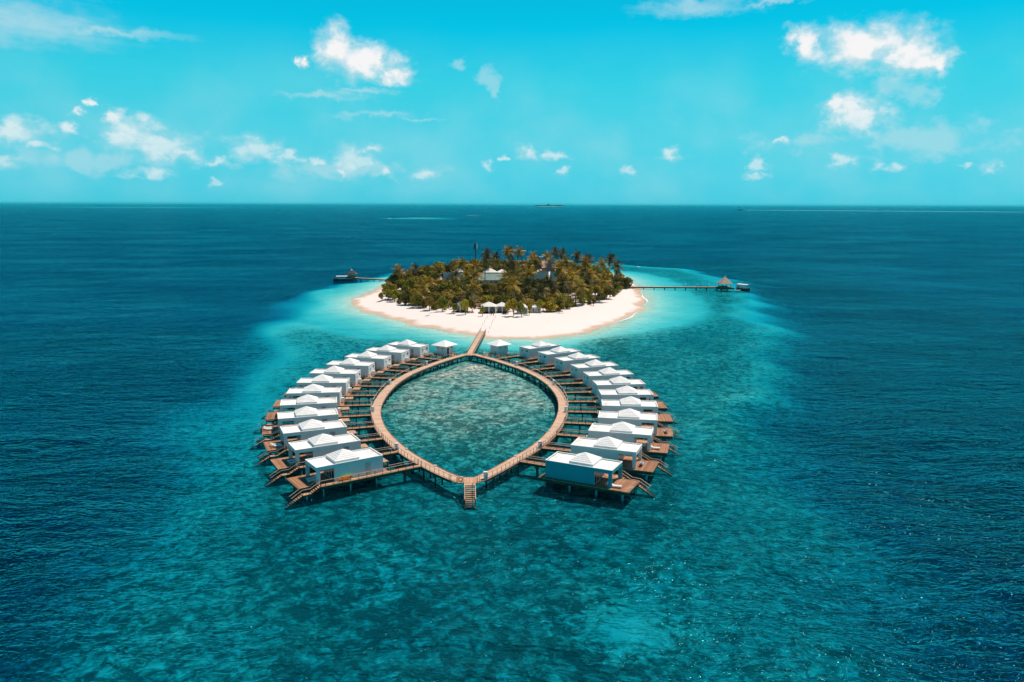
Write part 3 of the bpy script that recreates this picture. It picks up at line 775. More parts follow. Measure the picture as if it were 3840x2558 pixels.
for k, v in enumerate(VILLAS):
    i = cnt[v[0]]; cnt[v[0]] += 1
    s = 'left' if v[0] == 'L' else 'right'
    lab = 'wooden walkway and sea stairs of the %s villa from the front, %s arm' % (ORD[i], s)
    r = empty('access_walkway', (v[1], v[2], DZ - .012), R(v[3]), lab, 'walkway', 'access walkways from the ring to each villa')
    y0, y1 = 2.78, 3.98
    x = -7.0
    while x > -30 and not inside_ring(*T2(v, x, 3.38)): x -= .1
    xe = [0, 0]
    for j, yy in enumerate((y0, y1)):
        q = -5.0
        while q > -30 and not inside_ring(*T2(v, q, yy)): q -= .05
        xe[j] = q
    JUNC.append((v[0], Vector(T2(v, x, 3.38)), Vector(T2(v, xe[0], y0)), Vector(T2(v, xe[1], y1))))
    xi = x - .5
    MB().box(xi, 6.1, y0, y1, -.10, 0).build('deck', 'walkway_wood', r)
    MB().box(-7.25, -5.9, 2.2 - .8, y0 - .002, -.10, -.002).build('landing', 'walkway_wood', r)
    f = MB(); f.box(xi + .4, 6.06, y0 + .03, y0 + .13, -.55, -.101); f.box(xi + .4, 6.06, y1 - .13, y1 - .03, -.55, -.101); f.box(5.96, 6.06, y0 + .132, y1 - .132, -.55, -.101); f.build('fascia', 'fascia_wood', r)
    e = MB(); e.box(max(xe) + .1, 6.1, y1 + .002, y1 + .04, -.13, .03); e.build('edge_board', 'rail_wood', r)
    xm = (x - 7.2) / 2
    for px_ in ([xm] if x > -14.5 else [x * .66 - 2.5, x * .33 - 4.9]) + [-4.5, .5, 5.5]:
        for py_ in ((y0 + .3, y1 - .3) if px_ < -7 else (y1 - .3,)):
            MB().tube([(px_, py_, -.36), (px_, py_, -6)], .13, 8).build('pile', 'dark_pile' if px_ < -7 else 'pile_concrete', r)
        if px_ < -7: MB().box(px_ - .13, px_ + .13, y0 - .2, y1 + .2, -.80, -.552).build('pile_cap', 'fascia_wood', r)
    railing(r, [(xe[1] + .05, y1 - .05, 0), (6.0, y1 - .05, 0)])
    railing(r, [(xe[0] + .05, y0 + .05, 0), (-7.35, y0 + .05, 0)])
    make_stairs(r, 6.1, y0, y1)

# railing on the outer side of the ring between the junctions
def ring_rails(outs, side):
    J = [j for j in JUNC if j[0] == side]
    pts = offs(outs, -.08, 1)
    gaps = []
    for j in J:
        for q in (j[2], j[3]):
            pass
        ia = min(range(len(pts)), key=lambda n_: (pts[n_] - j[2]).length); ib = min(range(len(pts)), key=lambda n_: (pts[n_] - j[3]).length)
        gaps.append((min(ia, ib), max(ia, ib), j))
    gaps.sort(key=lambda g: g[0])
    cur = 1
    for a, b, j in gaps + [(len(pts) - 1, len(pts), None)]:
        seg = [(p.x, p.y, DZ) for p in pts[cur:a + 1]]
        if len(seg) >= 2: railing(ring, seg, 1.5)
        cur = b
ring_rails(right_out, 'R'); ring_rails(left_out, 'L')
def line(a, b): return [(a[0], a[1], DZ), (b[0], b[1], DZ)]
# fence pieces beside the front stairs
railing(ring, line((Lo_end.x - .1, Lo_end.y - .1), (-9.5, 132.0))); railing(ring, line((-9.5, 132.0), (-8.35, 132.0)))
railing(ring, line((Ro_start.x + .1, Ro_start.y - .1), (-6.0, 132.0)));
# front stairs
fs_ = empty('sea_stairs', (-7.35, 131.9, DZ - .012), R(-86), 'wide wooden stairs from the front tip of the ring into the sea', 'stairs')
TR2 = MB().box(-.17, .17, -.85, .85, -.06, 0).mesh('tread'); TR2.materials.append(MATS['tread_wood'])
MB().box(0, 1.2, -.95, .95, -.1, -.004).build('landing', 'walkway_wood', fs_)
for k in range(11): put(TR2, 'tread', None, fs_, (1.38 + k * .42, 0, -.22 - k * .2))
for y in (-.92, .92):
    MB().bar((1.1, y, -.2), (6.0, y, -2.5), .08, .26).build('stringer', 'fascia_wood', fs_)
    railing(fs_, [(0, y, 0), (1.2, y, 0), (5.4, y, -2.0)], 1.3, mid=False)
    for x, z in ((1.0, -.2), (4.0, -1.3)): MB().tube([(x, y * .95, z), (x, y * .95, -6)], .13, 8).build('pile', 'dark_pile', fs_)
# the bridge to the beach
br = empty('beach_bridge', (0, 0, 0), 0, 'straight wooden bridge from the far tip of the ring to the beach', 'bridge')
A0, A1 = Vector((-13.7, 252.7)), Vector((-11.1, 300.0))
dd = (A1 - A0).normalized(); nn_ = Vector((dd.y, -dd.x))
path = [A0 + (A1 - A0) * (k / 24) for k in range(25)]
strip('deck', [p - nn_ * 1.1 for p in path], [p + nn_ * 1.1 for p in path], 'boardwalk_wood', br, DZ - .014)
for s in (-1, 1):
    MB().bar((*(A0 + nn_ * s), DZ - .36), (*(A1 + nn_ * s), DZ - .36), .14, .4).build('side_beam', 'fascia_wood', br)
    railing(br, [(*(A0 + dd * .6 + nn_ * s * 1.05), DZ - .014), (*(A1 - dd * .3 + nn_ * s * 1.05), DZ - .014)], 2.0)
    for k in range(1, 12):
        q = A0 + dd * (k * 4.1) + nn_ * s * .9
        MB().tube([(q.x, q.y, DZ - .57), (q.x, q.y, -3)], .13, 6).build('pile', 'dark_pile', br)
# rope posts marking the path over the sand
for s in (-1, 1):
    for k in range(6):
        q = A1 + dd * (2.5 + k * 7.2) + nn_ * s * 1.7
        z = ground_z(q.x, q.y)
        o = MB().tube([(0, 0, -.3), (.03 * s, 0, 1.1)], .06, 6).build('path_post', 'driftwood', None, (q.x, q.y, z))
        tag(o, '%s wooden post from the bridge on the %s side of the sand path' % (ORD[k], 'left' if s < 0 else 'right'), 'post', 'posts beside the sand path')
# fences at the far tip, huts
railing(ring, line((-15.5, 252.8), (-14.9, 252.8)), 1.5)
def hut(cx, cy, ang, lab, dx, side):
    r = empty('service_hut', (cx, cy, DZ), R(ang), lab, 'hut', 'small pyramid roofed huts by the bridge')
    MB().box(-2.5, 2.5, -2.5, 2.5, -.5, -.012).build('platform', 'fascia_wood', r)
    MB().box(-2.55, 2.55, -2.55, 2.55, -.010, .0).build('deck', 'walkway_wood', r)
    for x in (-2, 2):
        for y in (-2, 2): MB().tube([(x, y, -.501), (x, y, -5)], .16, 8).build('pile', 'dark_pile', r)
    MB().box(-2.05, 2.05, -2.05, 2.05, 0.001, 2.9).build('wall', 'wall_white', r)
    rf = MB().frustum(3.15, 3.15, 2.9, 3.15, 3.15, 3.0).build('eave', 'roof_course_paint', r)
    MB().frustum(3.15, 3.15, 3.002, .06, .06, 4.5).build('roof', 'roof_course_paint', r)
    for face in (0, 1):
        for q in (-1.0, 1.0):
            if face == 1 and q < 0: continue
            f = MB()
            if face == 0: f.box(q - .28, q + .28, -2.10, -2.052, 1.9, 2.4)
            else: f.box(2.052, 2.10, q - .28, q + .28, 1.9, 2.4)
            f = f.build('window', 'white_metal', r)
            g = MB()
            if face == 0: g.box(q - .2, q + .2, -2.115, -2.101, 1.97, 2.33)
            else: g.box(2.101, 2.115, q - .2, q + .2, 1.97, 2.33)
            g.build('pane', 'glass_dark', f)
    if side > 0: MB().box(2.052, 2.09, -1.2, -.3, .02, 2.2).build('door', 'dark_void', r)
    MB().box(dx[0], dx[1], dx[2], dx[3], -.12, -.013).build('gangway', 'walkway_wood', r)
    railing(r, [(dx[0], dx[2] + .05, 0), (dx[1], dx[2] + .05, 0)], 1.3)
    return r
hut(-22.0, 252.6, 55 - 90 + 0, 'small white hut with pyramid roof left of the bridge', (2.55, 6.0, -1.2, .6), 1)
hut(-4.2, 254.2, 37, 'small white hut with pyramid roof right of the bridge', (-6.6, -2.55, -1.6, .2), -1)

# ------------------------------------------------------------------ cabinets, deck lights, life ring
def cabinet(x, y, rz, lab):
    r = empty('utility_cabinet', (x, y, DZ + .003), rz, lab, 'cabinet', 'white utility cabinets along the ring')
    MB().box(-.32, .32, -.26, .26, 0, 1.25).build('body', 'cabinet_white', r)
    MB().box(-.36, .36, -.30, .30, 1.251, 1.33).build('lid', 'white_plastic', r)
    MB().box(-.26, .26, -.272, -.261, .12, 1.12).build('door', 'cabinet_white', r)
cabs = [(-34.0, 208.3, 'left', 'beside the lefthand curve, third back from the front tip'), (-33.35, 179.0, 'left', 'where the left arm is widest, level with the fifth villa'), (-22.85, 150.2, 'left', 'at the second villa walkway on the left arm'), (-5.9, 132.3, 'right', 'at the front tip, right of the sea stairs'), (6.15, 151.6, 'right', 'at the second villa walkway on the right arm'), (-26.9, 234.2, 'left', 'on the far left curve before the last three villas'), (-8.6, 249.4, 'right', 'at the far tip near the right hut'), (1.9, 233.9, 'right', 'on the far right curve below the last villa'), (13.35, 179.4, 'right', 'where the right arm is widest, level with the fifth villa'), (11.75, 208.6, 'right', 'at the eighth villa walkway on the right arm')]
allout = right_out + left_out; 
for x, y, s, d in cabs:
    q = min(allout, key=lambda p: (p - Vector((x, y))).length)
    ce = Vector((-10.5, 190)); n_ = (ce - q).normalized()
    p = q + n_ * .55
    cabinet(p.x, p.y, math.atan2(n_.y, n_.x) + PI / 2, 'white cabinet %s' % d)
lamps = [(-7.8, 134.9), (8.0, 164.4), (11.3, 180.9), (11.5, 194.4), (9.4, 208.3), (6.6, 218.5), (2.1, 229.4), (-5.2, 240.5), (-22.4, 236.9), (-28.6, 221.5), (-31.6, 207.5), (-31.9, 197.5), (-31.4, 185.9), (-20.9, 151.6), (-14.0, 141.0), (0.5, 147.2)]
allin = right_in + left_in
for k, (x, y) in enumerate(lamps):
    q = min(allin, key=lambda p: (p - Vector((x, y))).length)
    n_ = (q - Vector((-10.5, 190))).normalized(); p = q + n_ * .32
    r = empty('deck_light', (p.x, p.y, DZ + .004), math.atan2(n_.y, n_.x))
    side = 'right' if q in right_in else 'left'
    tag(r, '%s low white deck light anticlockwise round the inner kerb from the front tip' % ORD[k], 'light', 'low deck lights on the inner edge of the ring')
    MB().box(-.12, .12, -.25, .25, 0, .16).build('base', 'white_plastic', r)
    MB().box(-.15, .15, -.28, .28, .161, .21).build('cap', 'white_plastic', r)
lr = MB()
N = 18; M_ = 8
for i in range(N):
    for j in range(M_):
        a = 2 * PI * i / N; b = 2 * PI * j / M_
        lr.v.append(((.34 + .085 * math.cos(b)) * math.cos(a), .085 * math.sin(b), (.34 + .085 * math.cos(b)) * math.sin(a)))
for i in range(N):
    for j in range(M_):
        lr.f.append((i * M_ + j, ((i + 1) % N) * M_ + j, ((i + 1) % N) * M_ + (j + 1) % M_, i * M_ + (j + 1) % M_))
o = smooth(lr.build('life_ring', 'life_ring_orange', None, (-8.95, 131.88, DZ + .62)))
tag(o, 'orange life ring hanging on the rail left of the front sea stairs', 'life ring')

# kayak leaning on the wall of the first left villa
ky = empty('kayak', (0, 0, 0))
def hullshape(L, W, D, n=14, m_=8, rocker=.25):
    mb = MB()
    for i in range(n + 1):
        u = -1 + 2 * i / n; wv = W * max(.02, (1 - u * u)) ** .6; zz = rocker * u * u
        for j in range(m_ + 1):
            a = PI * j / m_
            mb.v.append((u * L / 2, wv * math.cos(a), zz - D * math.sin(a) * max(.15, (1 - u * u)) ** .4))
    for i in range(n):
        for j in range(m_):
            a = i * (m_ + 1) + j; b = a + m_ + 1
            mb.f.append((a, b, b + 1, a + 1))
    return mb
v = VILLAS[0]
hu = smooth(hullshape(2.7, .42, .34).build('hull', 'kayak_green', ky))
dk = MB()
for i in range(15):
    u = -1 + 2 * i / 14; wv = .42 * max(.02, (1 - u * u)) ** .6
    dk.v += [(u * 1.35, -wv * 1.02, .25 * u * u + .01), (u * 1.35, 0, .25 * u * u + .12 * (1 - u * u) + .01), (u * 1.35, wv * 1.02, .25 * u * u + .01)]
for i in range(14):
    a = i * 3; dk.f += [(a, a + 1, a + 4, a + 3), (a + 1, a + 2, a + 5, a + 4)]
smooth(dk.build('deck', 'kayak_orange', ky))
x, y = T2(v, 1.2, 3.12)
ky.location = (x, y, DZ + .46); ky.rotation_euler = (R(62), 0, R(v[3]))
ky.rotation_euler = Matrix.Rotation(R(v[3]), 3, 'Z').to_4x4().to_3x3().__matmul__(Matrix.Rotation(R(-72), 3, 'X')).to_euler()
tag(ky, 'orange kayak with lime green top leaning on the wall of the front left villa', 'kayak')

# ------------------------------------------------------------------ loungers
def make_lounger():
    r = empty('sun_lounger')
    s = MB(); s.box(-.35, .95, -.32, .32, .33, .38); s.box(-.35, .95, -.35, -.322, .28, .40); s.box(-.35, .95, .322, .35, .28, .40); s.build('seat', 'white_plastic', r)
    Mx = Matrix.Translation((-.36, 0, .36)) @ Matrix.Rotation(R(22), 4, 'Y')
    MB().box(-.72, 0, -.32, .32, 0, .05, Mx).build('backrest', 'white_plastic', r)
    for x in (-.25, .85):
        for y in (-.3, .3): MB().box(x - .04, x + .04, y - .03, y + .03, 0, .28).build('leg', 'white_plastic', r)
    return r
lg0 = make_lounger(); first = True
LG = [(0, 6.1, -.4, 0, 'inner of two white loungers in the veranda shade of the front left villa'), (0, 6.3, .75, 0, 'outer of two white loungers in the veranda shade of the front left villa'),
      (1, 6.2, -.2, 0, 'far one of two white loungers under the veranda of the second left villa'), (1, 6.1, 1.1, 0, 'near one of two white loungers under the veranda of the second left villa'),
      (2, 7.6, .0, 180, 'far one of two white loungers on the sunny deck of the third left villa'), (2, 7.5, 1.1, 180, 'near one of two white loungers on the sunny deck of the third left villa'),
      (3, 8.3, -1.2, 180, 'far one of two white loungers on the outer deck of the fourth left villa'), (3, 8.3, -.1, 180, 'near one of two white loungers on the outer deck of the fourth left villa'),
      (6, 6.9, -1.8, 150, 'white lounger at the back of the seventh left villa deck'),
      (12, 6.9, -2.2, 12, 'white lounger beside the corner pillar of the front right villa'), (13, 6.9, -.6, 90, 'white lounger with a blue towel at the veranda edge of the second right villa'),
      (14, 7.1, -1.6, 0, 'white lounger on the outer deck of the third right villa'), (14, 4.8, -1.0, 90, 'white lounger in the veranda shade of the third right villa'),
      (15, 8.2, -.9, 100, 'white lounger out on the deck of the fourth right villa')]
for k, (vi, lx, ly, rr, lab) in enumerate(LG):
    o = lg0 if k == 0 else copy_tree(lg0)
    v = VILLAS[vi]; x, y = T2(v, lx, ly)
    o.location = (x, y, DZ + .002); o.rotation_euler = (0, 0, R(v[3] + rr))
    tag(o, lab, 'sun lounger', 'white sun loungers on the villa decks')
for vi, lx, ly, rr in ((13, 6.9, -.45, 90), (15, 8.2, -.6, 100)):
    v = VILLAS[vi]; x, y = T2(v, lx, ly)
    o = MB().box(-.3, .55, -.27, .27, 0, .04).build('towel', 'towel_blue', None, (x, y, DZ + .385)); o.rotation_euler = (0, 0, R(v[3] + rr))
    tag(o, 'blue towel spread on the lounger of the %s right villa' % ('second' if vi == 13 else 'fourth'), 'towel')
# stacked white chair in the front right veranda
v = VILLAS[12]; x, y = T2(v, 5.2, -2.0)
ch = empty('plastic_chair', (x, y, DZ + .002), R(v[3] + 160), 'white plastic chair inside the veranda of the front right villa', 'chair')
MB().box(-.25, .25, -.25, .25, .42, .46).build('seat', 'white_plastic', ch)
MB().box(-.27, -.22, -.25, .25, .461, .95).build('backrest', 'white_plastic', ch)
for a in (-.22, .22):
    for b in (-.22, .22): MB().box(a - .025, a + .025, b - .025, b + .025, 0, .419).build('leg', 'white_plastic', ch)

# ------------------------------------------------------------------ vegetation
rng = random.Random(7)
def frond_mesh(L, droop, seed):
    g = random.Random(seed); mb = MB(); n = 9
    pts = []
    for i in range(n + 1):
        u = i / n
        pts.append(Vector((L * (u - .12 * droop * u * u), 0, L * (.30 * u - droop * .75 * u * u))))
    for i in range(n):
        a, b = pts[i], pts[i + 1]
        w0 = .62 * L / 4 * math.sin(PI * min(1, .14 + .86 * (i / n))) + .04; 
        for s in (-1, 1):
            lw = w0 * g.uniform(.8, 1.2) * 1.6
            sweep = (b - a) * 1.1
            # two leaflets per step
            for q in (0, .5):
                p0 = a.lerp(b, q); p1 = a.lerp(b, q + .38)
                tip = p0 + sweep * g.uniform(.7, 1.2) + Vector((0, s * lw, -lw * g.uniform(.35, .7)))
                tip2 = tip + (b - a) * .12
                o_ = len(mb.v); mb.v += [tuple(p0), tuple(p1), tuple(tip2), tuple(tip)]; mb.f.append((o_, o_ + 1, o_ + 2, o_ + 3) if s > 0 else (o_ + 3, o_ + 2, o_ + 1, o_))
    return mb.mesh('frond')
FR = {}
for mname in ('frond', 'frond_dark'):
    FR[mname] = []
    for k, (L, dr) in enumerate(((4.4, .55), (4.8, .9), (4.2, 1.35), (3.9, .2))):
        me = frond_mesh(L, dr, k); me.materials.append(MATS[mname]); FR[mname].append(me)
TR = []
for k in range(5):
    g = random.Random(k + 20); H = 1.0
    lean = (g.uniform(-.22, .22), g.uniform(-.22, .22))
    pts = [(lean[0] * max(0, u) ** 1.6, lean[1] * max(0, u) ** 1.6, u) for u in (-.03, .15, .35, .55, .75, 1.0)]
    me = MB().tube([(p[0] * 10, p[1] * 10, p[2] * 10) for p in pts], [.30, .20, .165, .15, .14, .13], 7).mesh('trunk'); me.materials.append(MATS['palm_bark'])
    TR.append((me, (lean[0] * 10, lean[1] * 10, 10)))
def palm(x, y, H, lab, dark=False, sc=1.0):
    z = ground_z(x, y)
    r = empty('coconut_palm', (x, y, z), rng.uniform(0, 6.28), lab, 'palm tree', 'coconut palms in the island grove')
    me, top = rng.choice(TR)
    o = put(me, 'trunk', None, r); s = H / 10; o.scale = (s, s, s)
    tp = Vector(top) * s
    fr = FR['frond_dark' if dark else 'frond']
    n = rng.randint(19, 24)
    for k in range(n):
        tier = k / n
        a = k * 2.4 + rng.uniform(-.2, .2)
        me = fr[3] if tier < .2 else fr[0] if tier < .5 else fr[1] if tier < .78 else fr[2]
        pitch = (-.95 if tier < .2 else -.38 if tier < .5 else .05 if tier < .78 else .5) + rng.uniform(-.15, .15)
        o = put(me, 'frond', None, r, tuple(tp), (rng.uniform(-.25, .25), pitch, a))
        q = sc * 1.04 * rng.uniform(.95, 1.2); o.scale = (q, q * 1.35, q)
    return r
def crown_mesh(seed, rad, ht, nleaf, mat, ls=.42, bush=False):
    g = random.Random(seed); mb = MB()
    lobes = []
    for k in range(7):
        a = g.uniform(0, 6.28); q = g.uniform(.15, .68) * rad
        lobes.append((q * math.cos(a), q * math.sin(a), ht * (g.uniform(.12, .62) if bush else g.uniform(.42, .86)), rad * g.uniform(.30, .50), ht * g.uniform(.14, .26)))
    lobes.append((0, 0, ht * .78, rad * .5, ht * .24))
    for k in range(nleaf):
        lx, ly, lz, lr_, lh = g.choice(lobes)
        while True:
            d = Vector((g.gauss(0, 1), g.gauss(0, 1), g.gauss(.25, 1)))
            if d.length > .2: break
        d.normalize(); q = g.uniform(.55, 1.08)
        p = Vector((lx + d.x * lr_ * q, ly + d.y * lr_ * q, lz + d.z * lh * q))
        nrm = (d + Vector((g.gauss(0, .5), g.gauss(0, .5), g.gauss(.3, .5)))).normalized()
        a = nrm.orthogonal().normalized(); b = nrm.cross(a)
        th = g.uniform(0, 6.28); a, b = a * math.cos(th) + b * math.sin(th), b * math.cos(th) - a * math.sin(th)
        s = ls * g.uniform(.6, 1.4)
        o_ = len(mb.v); mb.v += [tuple(p - a * s), tuple(p - b * s * .6 + nrm * s * .2), tuple(p + a * s), tuple(p + b * s * .6 + nrm * s * .15)]
        mb.f.append((o_, o_ + 1, o_ + 2, o_ + 3))
    me = mb.mesh('crown'); me.materials.append(MATS[mat]); return me, lobes
CR = []
for k in range(9):
    mat = ('leaf', 'leaf', 'leaf_olive', 'leaf_bright', 'leaf', 'leaf_olive', 'leaf', 'leaf_bright', 'leaf_olive')[k]
    rad, ht = 4.6 + (k % 3) * .5, 8.0
    me, lobes = crown_mesh(50 + k, rad, ht, 1500, mat)
    tb = MB().tube([(0, 0, -.3), (.1, .05, ht * .25), (.0, .1, ht * .55)], [.34, .24, .15], 7)
    for lx, ly, lz, lr_, lh in lobes[:5]: tb.tube([(.08, .05, ht * .2), (lx * .5, ly * .5, lz * .6), (lx, ly, lz)], [.16, .11, .05], 5)
    tm = tb.mesh('trunk'); tm.materials.append(MATS['trunk_bark'])
    CR.append((me, tm, ('dark green', 'dark green', 'olive brown', 'yellow green', 'dark green', 'olive brown', 'dark green', 'yellow green', 'olive brown')[k]))
for k in range(4):
    mat = ('leaf_bright', 'leaf', 'leaf_olive', 'leaf')[k]
    me, lobes = crown_mesh(90 + k, 4.8, 8.0, 1500, mat, .42, True)
    tb = MB().tube([(0, 0, -.3), (.1, .05, 1.6), (.0, .1, 4.0)], [.30, .22, .12], 7)
    for lx, ly, lz, lr_, lh in lobes[:5]: tb.tube([(.05, .05, .6), (lx * .5, ly * .5, lz * .6), (lx, ly, lz)], [.16, .11, .05], 5)
    tm = tb.mesh('trunk'); tm.materials.append(MATS['trunk_bark'])
    CR.append((me, tm, ('yellow green', 'dark green', 'olive brown', 'dark green')[k]))
def broadleaf(x, y, s, lab, k=None, low=False):
    z = ground_z(x, y)
    me, tm, kd = CR[(9 + rng.randrange(4) if low and rng.random() < .8 else rng.randrange(9)) if k is None else k]
    r = empty('low_tree' if low else 'broadleaf_tree', (x, y, z), rng.uniform(0, 6.28), lab % kd, 'shrub' if low else 'tree', 'shore shrubs at the grove edge' if low else 'broadleaf trees in the island grove')
    for m_, nm in ((tm, 'trunk'), (me, 'crown')):
        o = put(m_, nm, None, r); o.scale = (s[0], s[0], s[1])
    return r
# buildings footprints to keep clear: (x0,x1,y0,y1)
BLD = [(-43, -29, 472, 500), (-30, -20, 448, 480), (-21, -4, 463, 512), (9, 28, 466, 512), (20, 31, 545, 562), (-15, -1, 346, 364), (1, 14, 347, 362), (-27, -20, 354, 362), (0, 8, 490, 510)]
VIEWCLEAR = [(-45, -26, 436, 474), (-29, 1, 414, 468), (6, 28, 420, 468), (20, 31, 505, 546), (-13.5, -4, 338, 348), (3, 7, 340, 350)]
def blocked(x, y, m_=2.0): return any(a - m_ < x < b + m_ and c - m_ < y < d + m_ for a, b, c, d in BLD)
LMK = [('radio mast', -23.2, 500), ('slate roofed grey building', -36, 486), ('blue columned building', -25.5, 464), ('pale green roof', -13, 480), ('white pyramid roof', -14.5, 507), ('large dark slate roof', 18.5, 486), ('pink roof', 25.5, 554), ('white cottage', -56, 440), ('beach pavilion', -9, 355), ('white block house', 5, 353), ('left pavilion', -23.5, 358), ('small green roof', 4, 498), ('left jetty', -72, 505), ('right jetty', 66, 469), ('far left beach tip', -68, 415), ('left beach loungers', -45, 375), ('right beach loungers', 22, 362), ('back shore', 0, 600), ('right back corner', 55, 560), ('left back corner', -50, 565), ('middle front rows', 2, 400), ('front right rows', 30, 410), ('front left rows', -30, 405), ('far right rows', 50, 445), ('right heart of the grove', 40, 500), ('rear middle rows', 5, 540)]
USED = {}
def where_(x, y):
    n_, a, b = min(LMK, key=lambda q: (x - q[1]) ** 2 + ((y - q[2]) * .8) ** 2)
    dx, dy = x - a, y - b
    if math.hypot(dx, dy) < 4: rel = 'right beside'
    elif abs(dx) > abs(dy) * .8: rel = ('just ' if abs(dx) < 9 else 'some way ') + ('right of' if dx > 0 else 'left of')
    else: rel = ('close ' if abs(dy) < 11 else 'well ') + ('behind' if dy > 0 else 'in front of')
    return '%s the %s' % (rel, n_)
def size_(s, hs):
    a = 'narrow' if s < .6 else 'broad' if s > .95 else 'medium'
    b = 'short' if hs < .75 else 'high' if hs > 1.05 else 'middling'
    return a + ' ' + b
placed = []
def ok(x, y, dmin): return all((x - a) ** 2 + (y - b) ** 2 > dmin * dmin for a, b in placed)
# palms read off the photograph as (x px of crown, y px of crown, tree height)
PALMS = [(1792, 985, 15), (1830, 948, 16), (1805, 970, 14), (1862, 968, 14), (1895, 945, 16), (1920, 945, 17), (1970, 946, 16), (1990, 968, 15), (2055, 944, 16), (2075, 965, 14), (2095, 952, 15), (2158, 960, 14), (2205, 972, 13), (2215, 985, 13), (2280, 972, 15), (2262, 990, 13), (2308, 1000, 12), (2325, 1032, 11),
         (1500, 1018, 10), (1550, 1012, 10), (1700, 1035, 12), (1740, 1030, 12), (1800, 1035, 12), (1905, 1050, 12), (1970, 1002, 14), (1968, 1030, 12), (2045, 1075, 9), (2090, 1000, 13), (2105, 1010, 12), (2140, 1030, 11), (2180, 1015, 12), (2232, 1030, 11), (2290, 1040, 11), (2320, 1060, 9), (2300, 1065, 9),
         (1575, 1080, 8), (1625, 1060, 9), (1565, 1105, 8), (1650, 1110, 8), (1600, 1110, 8), (1905, 1070, 12), (1920, 1045, 12), (2005, 1095, 9), (2080, 1062, 11), (2130, 1065, 10), (2185, 1080, 9), (2200, 1095, 8), (2250, 1060, 10), (2235, 1110, 7), (2085, 1130, 7), (2120, 1130, 6.5), (2160, 1055, 11), (2060, 1085, 8), (1770, 1075, 9), (1720, 1105, 8), (2215, 1060, 10), (2270, 1085, 8), (1940, 985, 14), (2010, 985, 13), (2130, 985, 13), (1760, 1000, 13), (1720, 990, 12)]
for (px, py, H) in PALMS:
    d = pixdir(px, py); tt = (CAM_Z - 1.0 - H) / -d.z; x, y = d.x * tt, d.y * tt
    if blocked(x, y, .5): x += 4
    s_ = sdist(np.array([x]), np.array([y]), VEG)[0]
    if s_ < -3: continue
    placed.append((x, y)); dkf = rng.random() < .45
    palm(x, y, H, ('tall' if H > 12 else 'mid height' if H > 8.5 else 'short') + (' dark fronded' if dkf else ' golden fronded') + ' coconut palm ' + where_(x, y), dkf)
npalm = len(placed)
# edge shrubs and trees, then fill
nt = 0
P = VEG
for i in range(len(P)):
    a = Vector(P[i]); b = Vector(P[(i + 1) % len(P)]); L = (b - a).length; n = max(1, int(L / 3.6))
    for k in range(n):
        q = a.lerp(b, (k + rng.uniform(.2, .8)) / n); c = (Vector((0, 470)) - q).normalized(); q = q + c * rng.uniform(-1.5, 5.5)
        if blocked(q.x, q.y, 1.5) or not ok(q.x, q.y, 2.4): continue
        if any(a0 < q.x < b0 and c0 < q.y < d0 for a0, b0, c0, d0 in VIEWCLEAR): continue
        placed.append((q.x, q.y)); s = rng.choice((.35, .5, .65, .8, .95)) * rng.uniform(.9, 1.1)
        broadleaf(q.x, q.y, (s, s * rng.uniform(.75, 1.1)), size_(s, s) + ' %s shrub ' + where_(q.x, q.y), low=True)
for px, py, s, hs in ((1926, 1190, .62, .95), (1955, 1192, .5, .8), (1745, 1184, .5, .85), (1770, 1176, .45, .75), (1700, 1180, .45, .6), (1810, 1190, .3, .6), (1985, 1185, .4, .7), (2025, 1176, .45, .75), (1660, 1172, .6, .8), (1610, 1168, .6, .8), (2060, 1172, .4, .6), (1905, 1180, .45, .6), (1433, 1132, .5, .6), (1455, 1128, .65, .7), (1480, 1135, .7, .75), (2225, 1150, .3, .4), (2345, 1082, .45, .35), (2362, 1079, .35, .3)):
    d = pixdir(px, py); tt = (CAM_Z - .8) / -d.z; x, y = d.x * tt, d.y * tt
    placed.append((x, y)); broadleaf(x, y, (s, hs), size_(s, hs) + ' %s tree ' + where_(x, y))
tries = 0
while nt < 235 and tries < 9000:
    tries += 1
    x = rng.uniform(-72, 72); y = rng.uniform(350, 592)
    s_ = sdist(np.array([x]), np.array([y]), VEG)[0]
    if s_ < 5 or blocked(x, y, 3.2) or not ok(x, y, 5.6 if y < 480 else 6.4): continue
    low_ = any(a0 < x < b0 and c0 < y < d0 for a0, b0, c0, d0 in VIEWCLEAR)
    placed.append((x, y)); nt += 1
    s = rng.uniform(.75, 1.15); hs = rng.uniform(.85, 1.25) * (.85 if s_ < 12 else 1.0)
    if y < 385: hs *= .72; s *= .85
    if low_: hs *= .45; s *= .75
    broadleaf(x, y, (s, hs), size_(s, hs) + ' %s tree ' + where_(x, y))
print('trees', nt, 'palms', npalm, 'placed', len(placed))

# trees whose description came out alike are told apart by their distance
same = {}
for o in COL.objects:
    if o.parent is None and o.get('category') in ('palm tree', 'tree', 'shrub'): same.setdefault(o['label'], []).append(o)
for lab, lst in same.items():
    if 1 < len(lst) <= 4:
        lst.sort(key=lambda o: o.location.y)
        for o, wd in zip(lst, {2: ('nearer', 'farther'), 3: ('nearest', 'middle', 'farthest'), 4: ('nearest', 'second nearest', 'third nearest', 'farthest')}[len(lst)]): o['label'] = wd + ' ' + lab
